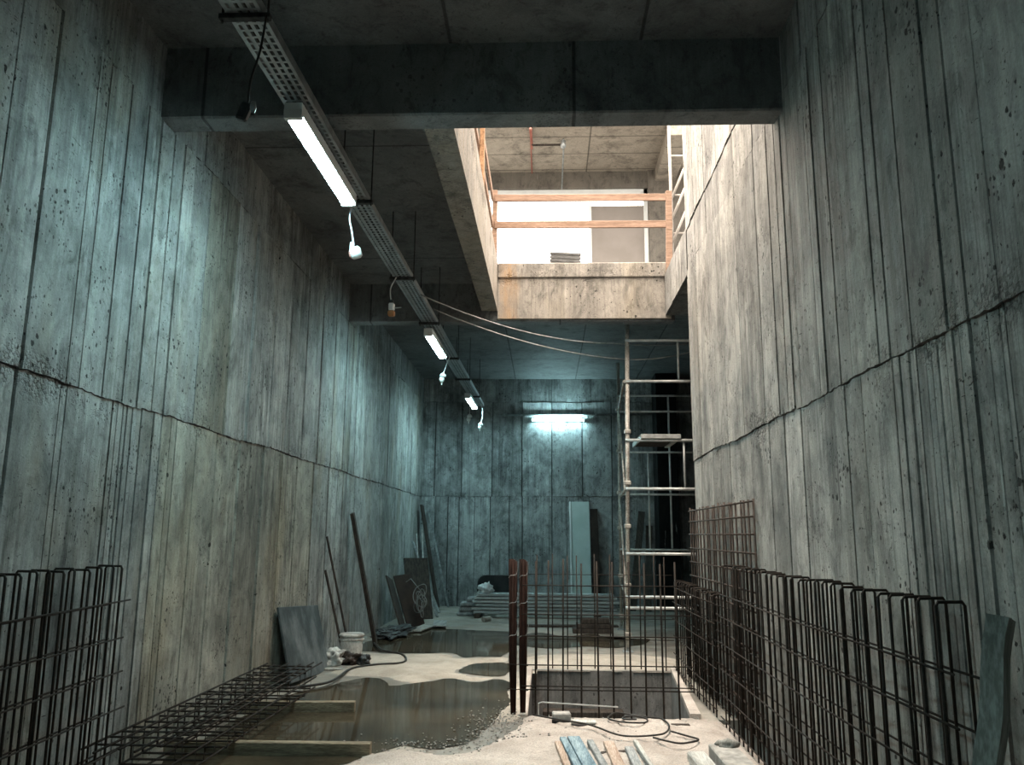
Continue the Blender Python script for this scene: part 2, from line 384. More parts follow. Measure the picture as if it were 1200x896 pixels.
RU = S([3.06,3.54,3.78,5.24,5.58,5.96],2)+S([2.84,3.22,3.9,4.11,4.25,4.42,4.63,4.75,4.86,5.12,5.38,6.6,7.19,7.81,8.4,8.68],1)
RL = S([4.17,4.72,5.17,3.08,3.6],2)+S([2.84,2.88,2.96,3.16,3.21,3.28,3.35,3.40,3.45,3.53,3.7,3.78,4.4,5.54,5.92,6.52,7.2,7.91,8.5],1)
YE = 8.93
RU = breaks(RU, YB, YE, seed=5); RL = breaks(RL, YB, YE, seed=6)
def tintR(ri, u, t):
    if ri == 1 and 3.07 < u < 3.54: return (t*.66, t*.66, t*.64)
    if ri == 1 and 3.54 < u < 3.78: return (t*.84, t*.84, t*.83)
    if ri == 2 and u < 5.3: return (t*.85, t*.85, t*.85)
    return (t, t*.99, t*.97)
mb = MB()
PR = lambda u,d,z: (XR-d, u, z)
plank_wall(mb, PR, [(-.3,ZJ,RL,0,0,1),(ZJ,4.47,RU,.010,1,1),(4.47,4.95,RU,.003,1,1),(4.95,7.6,[b for b in RU if b[0]>5],.010,1,0)], YB, YE, .3, tintR)
# the wall runs on past its lower end at slab level, as a low upstand beside the opening
br = S([9.3,9.7,10.1],1)
plank_wall(mb, PR, [(4.42,4.98,br,.004,0,0)], YE, 10.66, .3, tintR)
struct(mb, 'wall_right', M['wall_r'], True, 'board-marked concrete wall along the right side, pale under the opening')

FU = [(-2.42,2),(-1.83,2),(-1.16,2),(-.51,2),(.14,2),(.8,2),(1.44,2),(2.1,1),(2.9,1),(3.6,1)]
FL = [(-2.39,1),(-2.11,2),(-1.87,2),(-1.53,1),(-1.19,2),(-.78,2),(-.5,2),(.14,2),(.46,1),(.94,1),(1.43,2),(2.1,1),(2.9,1)]
def tintF(ri, u, t):
    if ri == 1 and -2.42 < u < -1.83: return (.72, .72, .72)
    if ri == 1 and .8 < u < 1.44: return (1.12,1.12,1.12)
    return (t, t, t)
mb = MB(); plank_wall(mb, lambda u,d,z: (u, YF-d*1.6, z), [(-.05,ZJ,FL,0,0,1),(ZJ,4.36,FU,.008,1,1),(4.36,5.15,[(-1.1,1),(.14,1),(1.0,1)],.002,1,0)], -2.72, 4.5, .3, tintF)
struct(mb, 'wall_far', M['far'], True, 'concrete end wall with panel joints behind the stacked planks')
mb = MB(); mb.box((-3,YB-.3,-.1),(2,YB,5.15)); struct(mb, 'wall_back', M['beam'])
mb = MB(); mb.box((4.5,8.6,-.05),(4.8,18,5.15)); mb.box((1.92,8.6,-.05),(4.8,8.93,5.15)); struct(mb, 'wall_recess', M['far'], False, 'dark concrete walls of the recess behind the right wall')
mb = MB(); mb.cbox((2.33,17.05,-.02),(2.76,17.75,4.9), None, .01); struct(mb, 'pillar', M['far'], False, 'concrete pillar by the far end of the right side')
mb = MB(); mb.cbox((3.35,16.2,-.02),(3.8,17.75,4.9), None, .01); struct(mb, 'pillar', M['far'], False, 'concrete pillar deep in the dark recess')

# ceiling slab with the big opening
OX0, OX1, OY0, OY1 = -.66, 1.62, 5.36, 10.68
mb = MB()
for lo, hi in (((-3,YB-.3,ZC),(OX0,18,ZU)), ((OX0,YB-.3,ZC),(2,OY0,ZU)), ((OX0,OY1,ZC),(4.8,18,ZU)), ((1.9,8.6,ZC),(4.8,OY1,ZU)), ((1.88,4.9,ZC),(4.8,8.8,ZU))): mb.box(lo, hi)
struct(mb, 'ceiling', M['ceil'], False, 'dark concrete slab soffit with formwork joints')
# beams
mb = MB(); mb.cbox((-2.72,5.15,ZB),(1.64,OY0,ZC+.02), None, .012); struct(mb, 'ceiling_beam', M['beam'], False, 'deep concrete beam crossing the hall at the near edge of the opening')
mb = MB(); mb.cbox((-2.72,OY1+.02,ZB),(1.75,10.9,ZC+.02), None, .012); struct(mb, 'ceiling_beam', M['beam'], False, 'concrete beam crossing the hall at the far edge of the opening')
mb = MB()
n = len(mb.v)
mb.v += [V(p) for p in ((-.87,5.3,4.36),(-.655,5.3,4.36),(-.655,5.3,5.17),(-.87,5.3,5.17),(-.87,10.7,4.50),(-.655,10.7,4.50),(-.655,10.7,5.17),(-.87,10.7,5.17))]
for q in ((0,1,2,3),(4,7,6,5),(0,4,5,1),(1,5,6,2),(2,6,7,3),(3,7,4,0)): mb.face([n+i for i in q])
struct(mb, 'ceiling_beam', M['edge'], False, 'concrete beam running along the left edge of the opening')
# lit edge of the slab with its upstand, facing the camera across the opening
mb = MB(); mb.cbox((-.655,10.66,4.375),(1.70,10.74,4.965), None, .006); mb.cbox((-.655,10.63,4.95),(1.73,10.9,5.16), None, .012)
struct(mb, 'trim_1', M['edge'], False, 'rust-streaked concrete edge of the upper slab')
# upper storey
mb = MB(); mb.box((-6,12.2,8.04),(4.8,14.6,8.3)); mb.box((-6,-2,8.04),(-1.3,12.2,8.3)); mb.box((-1.3,-2,8.04),(4.8,4.4,8.3)); mb.box((2.36,4.4,8.04),(4.8,12.2,8.3)); struct(mb, 'ceiling_upper', M['upper'], False, 'pale board-marked soffit of the upper storey, plus an unseen roof ring added to block sky light')  # first box: soffit; rest: unseen roof ring added to block low sky light
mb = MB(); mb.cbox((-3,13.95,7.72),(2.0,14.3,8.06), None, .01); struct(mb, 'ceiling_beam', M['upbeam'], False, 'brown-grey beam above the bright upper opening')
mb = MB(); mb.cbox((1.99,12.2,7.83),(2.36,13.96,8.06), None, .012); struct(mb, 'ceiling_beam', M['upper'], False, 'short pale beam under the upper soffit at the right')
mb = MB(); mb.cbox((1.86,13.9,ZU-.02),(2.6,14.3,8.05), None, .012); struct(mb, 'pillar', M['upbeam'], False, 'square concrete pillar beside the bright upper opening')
mb = MB(); mb.box((.84,14.06,ZU-.02),(1.79,14.2,7.42)); struct(mb, 'wall_upper', M['wallpanel'], False, 'pale plastered wall panel in the upper opening')
mb = MB(); mb.cbox((1.79,14.0,ZU-.02),(1.86,14.2,7.72), None, .004); mb.cbox((.80,14.02,ZU-.02),(.84,14.2,7.42), None, .004); mb.cbox((-3,14.0,7.62),(1.86,14.2,7.72), None, .004)
struct(mb, 'trim_2', M['whitehouse'], False, 'white frame round the upper opening')

# floor with the pit cut out of it
PX0, PY0, PY1 = -.15, 7.2, 9.62; PXa, PXb = 1.2, 1.40     # right edge runs from PXa (near) to PXb (far)
mb = MB()
def gridq(a, b, c, d, nx, ny):
    a, b, c, d = map(V, (a,b,c,d)); n = len(mb.v)
    for j in range(ny+1):
        for i in range(nx+1):
            p = a.lerp(b, i/nx).lerp(d.lerp(c, i/nx), j/ny); mb.v.append(p)
    for j in range(ny):
        for i in range(nx): q = n+j*(nx+1)+i; mb.face((q, q+1, q+nx+2, q+nx+1))
gridq((-2.75,YB,0),(PX0,YB,0),(PX0,18,0),(-2.75,18,0), 4, 20)
gridq((PX0,YB,0),(1.43,YB,0),(1.43,PY0,0),(PX0,PY0,0), 4, 10)
gridq((PX0,PY1,0),(4.6,PY1,0),(4.6,18,0),(PX0,18,0), 4, 8)
gridq((PXa,PY0,0),(1.66,PY0,0),(1.66,PY1,0),(PXb,PY1,0), 1, 4)
gridq((1.66,8.8,0),(4.6,8.8,0),(4.6,PY1,0),(1.66,PY1,0), 2, 2)
# slab edge and the trench along the right wall
mb.quad((1.43,YB,0),(1.43,PY0,0),(1.43,PY0,-.25),(1.43,YB,-.25)); mb.quad((1.43,YB,-.25),(1.66,YB,-.25),(1.66,PY0,-.25),(1.43,PY0,-.25)); mb.quad((1.43,PY0,0),(1.66,PY0,0),(1.66,PY0,-.25),(1.43,PY0,-.25))
struct(mb, 'floor', M['floor'], False, 'wet and dusty concrete floor slab')
mb = MB(); D = -1.0
mb.quad((PX0,PY0,0),(PX0,PY1,0),(PX0,PY1,D),(PX0,PY0,D)); mb.quad((PX0,PY1,0),(PXb,PY1,0),(PXb,PY1,D),(PX0,PY1,D)); mb.quad((PXb,PY1,0),(PXa,PY0,0),(PXa,PY0,D),(PXb,PY1,D)); mb.quad((PX0,PY0,0),(PXa,PY0,0),(PXa,PY0,D),(PX0,PY0,D)); mb.quad((PX0,PY0,D),(PXa,PY0,D),(PXb,PY1,D),(PX0,PY1,D))

struct(mb, 'floor_pit', M['pit'], False, 'rectangular concrete pit sunk in the floor')
mesh_thing(MB().cbox((PX0+.12,9.42,-1.0),(.86,9.60,-.40), None, .01), 'recess_shade_box', M['timber_d'], 'dark box standing in for the shaded recess at the foot of the far pit wall', 'stand-in')  # added dark box: shade of the pit recess put into its colour
mb = MB(); mb.cbox((PX0-.07,PY0-.02,-.01),(PX0,PY1,.03), None, .008)
n = len(mb.v)
for z in (0,.045):
    for p in ((PXa,PY0),(PXa+.09,PY0),(PXb+.06,PY1),(PXb,PY1)): mb.v.append(V((p[0],p[1],z)))
for q in ((0,1,2,3),(4,7,6,5),(0,4,5,1),(1,5,6,2),(2,6,7,3),(3,7,4,0)): mb.face([n+i for i in q])
struct(mb, 'trim_3', M['dust'], False, 'pale mortar kerb along the pit edges')

# ------------------------------------------------------------------ puddles, sand, gravel
def fray(poly, sub=10, amp=.04, seed=0):
    out = []; n = len(poly)
    P = [V((p[0],p[1],0)) for p in poly]
    for i in range(n):
        a, b, c, d = P[(i-1) % n], P[i], P[(i+1) % n], P[(i+2) % n]
        for k in range(sub):
            t = k/sub; q = .5*((2*b)+(c-a)*t+(2*a-5*b+4*c-d)*t*t+(3*b-a-3*c+d)*t**3)
            q = q + V((noise.noise(V((q.x*4,q.y*2,seed))), noise.noise(V((q.x*4,q.y*2,seed+9))), 0))*amp + V((noise.noise(V((q.x*14,q.y*7,seed))), noise.noise(V((q.x*14,q.y*7,seed+9))), 0))*amp*.4
            out.append((q.x, q.y))
    return out
def inside(p, poly):
    x, y = p; r = False; j = len(poly)-1
    for i in range(len(poly)):
        xi, yi = poly[i]; xj, yj = poly[j]
        if (yi > y) != (yj > y) and x < (xj-xi)*(y-yi)/(yj-yi)+xi: r = not r
        j = i
    return r
def edist(p, poly):
    p = V((p[0],p[1])); m = 9
    for i in range(len(poly)):
        a = V(poly[i-1]); b = V(poly[i]); ab = b-a; t = max(0, min(1, (p-a).dot(ab)/max(ab.length_squared, 1e-9))); m = min(m, (p-a-ab*t).length)
    return m
pA = [(-2.15,8.5),(-1.96,8.85),(-1.7,8.85),(-1.56,8.5),(-1.36,8.6),(-1.16,8.8),(-.99,8.95),(-.74,8.75),(-.5,8.95),(-.36,8.6),(-.33,7.89),(-.38,7.24),(-.47,6.77),(-.55,6.36),(-.72,6.12),(-.9,6.14),(-1.08,6.15),(-1.2,5.9),(-1.4,5.6),(-2.0,5.4),(-2.5,5.6),(-2.5,7.0),(-2.35,8.0)]
pB = [(-2.64,10.93),(-2.19,10.82),(-1.79,10.78),(-1.52,10.8),(-1.2,10.83),(-1.0,10.48),(-.69,10.58),(-.51,10.67),(-.42,12.19),(-.53,13.1),(-1.08,13.35),(-1.36,13.4),(-1.66,13.5),(-2.04,13.3),(-2.21,12.84),(-2.4,12.2),(-2.55,11.53)]
pC = [(-.93,9.82),(-.8,9.98),(-.48,10.05),(-.40,9.28),(-.59,9.15),(-.77,9.2),(-.94,9.4)]
pD = [(-.4,11.7),(.1,11.35),(.5,11.6),(.95,11.5),(1.35,11.9),(1.5,12.5),(1.0,12.4),(.75,13.0),(.3,12.7),(-.1,13.1),(-.42,12.6)]
for poly, lab, sd in ((pA,'large brown puddle on the floor beside the two short timbers',1),(pB,'dark puddle further back, below the leaning boards',2),(pC,'small puddle in the sand near the rusty bars',3),(pD,'shallow wet streak on the floor between the pit and the plank stack',4)):
    q = fray(poly, 8, .06, sd); bm = bmesh.new(); vs = [bm.verts.new((x,y,.006)) for x,y in q]; f = bm.faces.new(vs); bmesh.ops.triangulate(bm, faces=[f])
    mb = MB(); mb.add_bm(bm); mesh_thing(mb, 'puddle', M['water'], lab, 'puddle', 'puddles on the floor')
def mound(name, poly, mat, label, h=.04, step=.05, soft=.35, seed=0, rough=.012):
    q = fray(poly, 6, .05, seed); xs = [p[0] for p in q]; ys = [p[1] for p in q]; mb = MB(); idx = {}
    nx = int((max(xs)-min(xs))/step)+2; ny = int((max(ys)-min(ys))/step)+2
    for i in range(nx+1):
        for j in range(ny+1):
            x = min(xs)+i*step; y = min(ys)+j*step; d = edist((x,y), q); ins = inside((x,y), q)
            if not ins and d > step*1.6: continue
            e = max(0, min(1, d/soft)) if ins else 0
            z = h*(e*e*(3-2*e)) + rough*noise.fractal(V((x*3,y*3,seed)), .9, 2.1, 5)*min(1,e*2) + rough*.6*noise.noise(V((x*17,y*17,seed)))*min(1,e*3) - (.012 if not ins else .0) + .004
            idx[i,j] = len(mb.v); mb.v.append(V((x,y,z)))
    for i in range(nx):
        for j in range(ny):
            k = [(i,j),(i+1,j),(i+1,j+1),(i,j+1)]
            if all(t in idx for t in k): mb.face([idx[t] for t in k])
    return mesh_thing(mb, name, mat, label, 'sand', None, True, 'stuff')
mound('sand', [(-2.35,9.3),(-2.05,9.05),(-1.7,9.0),(-1.5,8.72),(-1.3,8.7),(-1.05,9.0),(-.8,8.85),(-.55,9.05),(-.8,9.1),(-1.0,9.5),(-.85,10.0),(-.5,10.12),(-.5,10.5),(-.8,10.45),(-1.1,10.4),(-1.3,10.75),(-1.9,10.68),(-2.3,10.7),(-2.45,10.2)], M['sand'], 'spread of pale dry sand between the two puddles', .022, .05, .25, 3, .007)
mound('cement_dust', [(-1.35,4.2),(-1.3,5.75),(-1.15,6.0),(-1.0,6.08),(-.83,6.0),(-.64,5.97),(-.5,6.12),(-.34,6.42),(-.26,6.7),(-.2,7.0),(-.15,7.17),(.3,7.18),(.9,7.17),(1.41,7.17),(1.42,6),(1.42,4.2)], M['dust'], 'pale cement dust and crumbs covering the floor in front of the pit', .03, .035, .22, 5, .024)
mound('cement_dust', [(-.45,7.0),(-.36,7.6),(-.3,8.6),(-.22,9.6),(-.2,10.6),(.6,10.9),(1.5,10.7),(1.55,9.75),(.6,9.7),(-.1,9.66),(-.17,9.5),(-.2,8.5),(-.2,7.5),(-.22,7.05)], M['sand'], 'pale dust along the left and far sides of the pit', .015, .06, .2, 8, .006)
def pebble(mb, c, r, seed):
    bm = bmesh.new(); bmesh.ops.create_icosphere(bm, subdivisions=1, radius=r)
    for v in bm.verts: v.co *= 1+.5*noise.noise(v.co*(1.2/r)+V((seed*3.1,seed,0))); v.co.z *= .6
    mb.add_bm(bm, Matrix.Translation(c))
mb = MB()
for i in range(700):
    t = R.random()
    if t < .55: x = R.gauss(-.38,.13); y = R.gauss(6.75,.42)
    elif t < .8: x = R.gauss(-.85,.28); y = R.gauss(6.15,.12)
    else: x = R.uniform(-.6,1.3); y = R.uniform(6.3,7.15)
    if x > 1.35 or y < 5.6 or (x > PX0-.08 and y > 7.15): continue
    pebble(mb, (x,y,.012+.015*(x>-.3)), R.uniform(.003,.011), i)
mesh_thing(mb, 'gravel', M['crumb'], 'scattered grey gravel and mortar crumbs at the puddle edge', 'gravel', None, False, 'stuff')
mb = MB()
for i in range(160): pebble(mb, (R.uniform(1.48,1.56), R.uniform(4.6,7.0), -.2+R.uniform(0,.12)), R.uniform(.015,.04), i)
mesh_thing(mb, 'rubble', M['stone'], 'broken rubble lying in the trench behind the right rebar cage', 'rubble', None, False, 'stuff')

# ------------------------------------------------------------------ rebar
def stirrup_cage(label, xf, xr, ys, zt, zb, levels, name='rebar_cage', mat='rebar', r=.0068, off=.03, seed=0):
    rr = random.Random(seed); y0, y1 = ys[0], ys[-1]
    t = thing(name, label, 'rebar', (xf, y0, zb)); c = .02*(1 if xr > xf else -1)
    s = MB().tube([(xf,y0,zb),(xf,y0,zt-.014),(xf+c*.6,y0+off*.2,zt),(xr-c*.6,y0+off*.8,zt),(xr,y0+off,zt-.014),(xr,y0+off,zb)], r, 6).build('stirrup', M[mat], t, True)
    for y in ys[1:]:
        o = copy_part(s, t, (rr.uniform(-.006,.006), y-y0, rr.uniform(-.010,.006))); o.rotation_euler = (rr.uniform(-.008,.008), rr.uniform(-.004,.004), rr.uniform(-.22,.22))
    for k, x in enumerate((xf-(.013 if xr > xf else -.013), xr)):
        b = None
        for z in levels:
            zz = z+rr.uniform(-.012,.012)-(.03 if k else 0)
            if b is None:
                b = MB().tube([(x,y0-.12,zz+.004),(x,(y0+y1)/2,zz-.006),(x,y1+.1+off*k,zz+.008)], r*.75, 6).build('longitudinal_bar', M[mat], t, True); zf = zz
            else: copy_part(b, t, (0, rr.uniform(-.05,.05), zz-zf))
    return t
fr = lambda a, b, st: [a+i*st for i in range(int((b-a)/st)+1)]
stirrup_cage('long dark rebar cage standing along the right wall, ending beside the grey post', 1.44, 1.56, fr(3.16,7.05,.139), 1.265, -.22, (1.03,.84,.64,.44,.24,.06), seed=1)
stirrup_cage('rebar cage along the right side of the pit', 1.44, 1.56, fr(7.3,9.5,.15), 1.0, 0, (.92,.76,.58,.40,.22,.06), mat='rebar', seed=2)
stirrup_cage('upright rebar cage by the left wall, cut off by the picture edge', -2.5, -2.62, fr(2.7,4.9,.118), 1.30, -.02, (1.09,.89,.68,.47,.25,.07), seed=3)
# tall mesh
def mesh_panel(label, P, us, zs, z0, z1, mat, r=.007, name='rebar_mesh', loc=(0,0,0), du=.05, tall=None, rh=None, rnd=.012, seed=0):
    rr = random.Random(seed); t = thing(name, label, 'rebar', loc); v = None
    for u in us:
        if v is None: v = MB().tube([P(u,0,z0),P(u,0,z1)], r, 6).build('vertical_bar', M[mat], t, True); p0 = V(P(u,0,0))
        else:
            o = copy_part(v, t, V(P(u,0,0))-p0+V((0,0,rr.uniform(-rnd,rnd)))); o.rotation_euler = (rr.uniform(-.006,.006), rr.uniform(-.006,.006), 0)
    b = None; n = V(P(0,1,0))-V(P(0,0,0))
    for z in zs:
        if b is None: b = MB().tube([P(us[0]-du,r*1.8,z),P(us[-1]+du,r*1.8,z)], (rh or r)*.9, 6).build('horizontal_bar', M[mat], t, True); zf = z
        else: copy_part(b, t, (0,0,z-zf))
    return t
mesh_panel('tall brown rebar mesh leaning against the right wall behind the cages', lambda u,d,z: (1.598-d, u, z), fr(6.38,9.2,.145), [1.765,1.65,1.515,1.37,1.225,1.08,.935,.79,.645,.5,.355,.21,.08], 0, 1.785, 'rebar_warm', .0092, loc=(1.598,7.8,0), seed=4, du=.03)
mesh_panel('row of upright starter bars along the near edge of the pit', lambda u,d,z: (u, 7.19-d, z), [-.085,.02,.145,.30,.445,.57,.715,.84,.985,1.115], [1.072,.832,.655,.42,.25,.222], -.02, 1.275, 'rebar', .0085, 'rebar_grid', (.5,7.19,0), .12, rh=.006, rnd=.02, seed=5)
mesh_panel('row of thin starter bars along the far edge of the pit', lambda u,d,z: (u, 9.66+d, z), [-.1,.08,.25,.36,.56,.74,.9,1.08,1.25,1.36], [1.05,.8,.56,.33], 0, 1.27, 'rebar', .0075, 'rebar_grid', (.6,9.66,0), .1, rh=.005, rnd=.02, seed=6)
def bundle(x, y, label, lean):
    t = thing('rebar_bundle', label, 'rebar', (x,y,0), 'rusty bar bundles at the pit corner'); v = None
    for i, (dx, dy) in enumerate(((-.026,0),(-.013,.016),(0,-.008),(.013,.014),(.026,.0),(-.006,.034),(.012,.034))):
        MB().tube([(x+dx*.4+lean,y+dy*.5,-.01),(x+dx*.9+lean*.3,y+dy,.45),(x+dx,y+dy,1.29-.03*((i*37) % 5)/5)], .0125, 6).build('bar', M['rust'], t, True)
    for z in (1.13,.90,.63):
        dz = .09; a = MB().tube(arc_pts([(x-.038,y-.01,z),(x-.02,y-.03,z+.02),(x+.028,y-.03,z+.03),(x+.044,y-.015,z+dz),(x+.05,y-.02,z+dz+.05)],4), .0028, 5).build('tie_wire', M['wire'], t, True); a['label'] = 'pale twisted tie wire'
    for z in (.42,.22): MB().tube([(x-.045,y-.02,z),(x+.045,y-.02,z-.01)], .004, 5).build('tie_bar', M['rebar'], t)
    return t
bundle(-.283, 7.25, 'left of the two rusty bar bundles standing at the pit corner', .01)
bundle(-.192, 7.22, 'right of the two rusty bar bundles at the pit corner, next to the starter bars', .0)
# bent bar lying over the pit
mesh_thing(MB().tube([(-.06,7.16,.0),(-.06,7.15,.12),(-.03,7.15,.128),(.6,7.14,.10)], .006, 6), 'loose_bar', M['scafh'], 'pale bent bar hooked low across the front of the pit', 'rebar')
# lying cage on two timbers
t = thing('rebar_cage', 'flat rebar cage lying on timbers along the left wall', 'rebar', (-2.4,6.3,.09)); xa, xb, za, zb_ = -2.6, -2.13, .10, .29
s = MB().tube([(xa,4.9,za),(xb,4.9,za),(xb,4.9,zb_),(xa,4.9,zb_),(xa,4.9,za)], .0075, 6).build('stirrup', M['rebar'], t)
for i in range(1, 20):
    o = copy_part(s, t, (R.uniform(-.015,.015), .148*i, R.uniform(-.005,.008))); o.rotation_euler = (0,0,R.uniform(-.02,.02))
b = None
for x, z in [(-2.6,.30),(-2.5,.30),(-2.4,.30),(-2.28,.30),(-2.19,.30),(-2.12,.30),(-2.6,.10),(-2.45,.09),(-2.3,.09),(-2.13,.10),(-2.12,.2),(-2.61,.2)]:
    if b is None: b = MB().tube([(x,4.75,z),(x,7.85,z)], .007, 6).build('longitudinal_bar', M['rebar'], t, True); p0 = (x,z)
    else:
        o = copy_part(b, t, (x-p0[0], R.uniform(-.12,.1), z-p0[1])); o.rotation_euler = (0,0,R.uniform(-.006,.006))
mesh_thing(MB().board((-2.62,5.86,.045),(-1.2,5.90,.045),.07,.085,(0,1,0)), 'timber', M['timber'], 'nearer of the two timbers jutting from under the flat cage into the puddle', 'timber', 'bearers under the flat cage')
mesh_thing(MB().board((-2.62,7.20,.045),(-1.63,7.28,.045),.07,.085,(0,1,0)), 'timber', M['timber'], 'farther of the two timbers jutting from under the flat cage into the puddle', 'timber', 'bearers under the flat cage')

# ------------------------------------------------------------------ cable tray, lamps
tx = lambda y: -1.565+.013*(y-3.65)
ZT = 4.16
t = thing('cable_tray', 'perforated steel cable tray hung under the slab along the left', 'cable tray', (tx(7),7,ZT)); Y0, Y1 = -2., 16.9
mb = MB(); hw = .095; cell = .06; xs_ = [-.095,-.074,-.052,-.032,-.010,.010,.032,.052,.074,.095]; n_ = int((Y1-Y0)/cell)
for i in range(n_):
    ya = Y0+i*cell; yb = ya+cell; ym = ya+.018
    def q(x0, x1, a, b): mb.quad((tx(a)+x0,a,ZT),(tx(a)+x1,a,ZT),(tx(b)+x1,b,ZT),(tx(b)+x0,b,ZT))
    q(xs_[0], xs_[-1], ya, ym)
    for k in range(0, 9, 2): q(xs_[k], xs_[k+1], ym, yb)
o = mb.build('tray_bottom', M['galv'], t); md = o.modifiers.new('s','SOLIDIFY'); md.thickness = .002
for sgn, nm in ((-1,'side_flange'),(1,'side_flange')):
    mb = MB()
    for a, b in ((Y0,(Y0+Y1)/2),((Y0+Y1)/2,Y1)):
        mb.quad((tx(a)+sgn*hw,a,ZT-.002),(tx(b)+sgn*hw,b,ZT-.002),(tx(b)+sgn*hw,b,ZT+.055),(tx(a)+sgn*hw,a,ZT+.055))
        mb.quad((tx(a)+sgn*hw,a,ZT+.055),(tx(b)+sgn*hw,b,ZT+.055),(tx(b)+sgn*(hw-.014),b,ZT+.055),(tx(a)+sgn*(hw-.014),a,ZT+.055))
    o = mb.build(nm, M['galv'], t); md = o.modifiers.new('s','SOLIDIFY'); md.thickness = .0025
for y in (-.3,1.7,3.75,6.15,8.15,10.0,12.1,13.8,15.6):
    b = MB().cbox((tx(y)-.135,y-.02,ZT-.034),(tx(y)+.135,y+.02,ZT-.004), None, .003).build('hanger_bar', M['rod'], t)
    for sx in (-.12,.12): MB().tube([(tx(y)+sx,y,ZT-.05),(tx(y)+sx,y,ZC+.01)], .006, 6).build('hanger_rod', M['rod'], t)
mb = MB().tube([(tx(y)+.02+.012*math.sin(y*1.7), y, ZT+.014) for y in fr(Y0,Y1-.2,.3)], .010, 6).tube([(tx(y)-.03+.012*math.sin(y*1.3+2), y, ZT+.014) for y in fr(Y0,Y1-.5,.3)], .009, 6)
mesh_thing(mb, 'power_cable', M['hose'], 'dark power cables lying in the hung cable tray', 'cable', None, True)

def batten(x, y0, y1, z, label, tube, axis='y', rot=0.):
    L = y1-y0; t = thing('hanging_tube_light', label, 'light', (x,y0,z), 'lit fluorescent tube lights')
    if axis == 'y': P = lambda a, u, w: V((x+a+.013*u, y0+u, z+w))
    else: P = lambda a, u, w: V((x+u, y0-.0+a, z+w))
    def bx(name, a0, a1, u0, u1, w0, w1, mat, par=t):
        m = MB(); n = 0
        m.v = [P(a,u,w) for a in (a0,a1) for u in (u0,u1) for w in (w0,w1)]
        for q in ((0,1,3,2),(4,6,7,5),(0,4,5,1),(2,3,7,6),(0,2,6,4),(1,5,7,3)): m.face(q)
        return m.build(name, mat, par)
    bx('housing', -.056, .056, 0, L, .026, .075, M['whitehouse'])
    for s in (-1,1): bx('cutoff_skirt', s*.056-.0015, s*.056+.0015, 0, L, -.006, .03, M['whitehouse'])  # side skirts added to keep the tubes' light from going up
    for s in (-.027,.027):
        tb = MB().tube([P(s,.035,0), P(s,L-.035,0)], .022, 12).build('tube', tube, t, True); tb['label'] = 'glowing white tube'
    for u0, u1 in ((0,.035),(L-.035,L)): bx('end_cap', -.055, .055, u0, u1, -.028, .03, M['plastic_w'])
    return t
batten(-1.565, 4.58, 5.98, 4.055, 'nearest lit tube light under the tray, largest in view', M['tube'])
batten(-1.525, 10.2, 11.6, 4.055, 'second lit tube light along the tray, beyond the first cross beam', M['tube'])
batten(-1.475, 15.1, 16.5, 4.055, 'third lit tube light, at the far end of the tray', M['tube'])
batten(-1.645, -1.8, -.4, 4.055, 'tube light on the part of the tray behind the viewer', M['tube'])
L_ = 1.19
t = thing('hanging_tube_light', 'horizontal lit tube light on the far wall', 'light', (.27,17.6,4.0), 'lit fluorescent tube lights')
MB().cbox((-.32,17.60,3.945),(.87,17.72,3.985), None, .006).build('housing', M['whitehouse'], t)
for zz in (3.965,): MB().tube([(-.29,17.565,zz),(.84,17.565,zz)], .022, 10).build('tube', M['tube_far'], t, True)
for a, b in ((-.32,-.285),(.835,.87)): MB().cbox((a,17.54,3.935),(b,17.64,3.995), None, .004).build('end_cap', M['plastic_w'], t)
t = thing('conduit', 'steel conduit fixed across the far wall above its lamp', 'pipe', (.3,17.62,4.08))
MB().tube([(-1.02,17.64,4.078),(2.3,17.64,4.10)], .022, 8).build('pipe', M['galv_d'], t, True)
for x in (-.9,-.45,1.1,1.5): MB().cbox((x-.02,17.61,4.05),(x+.02,17.72,4.11), None, .003).build('clip', M['galv_d'], t)

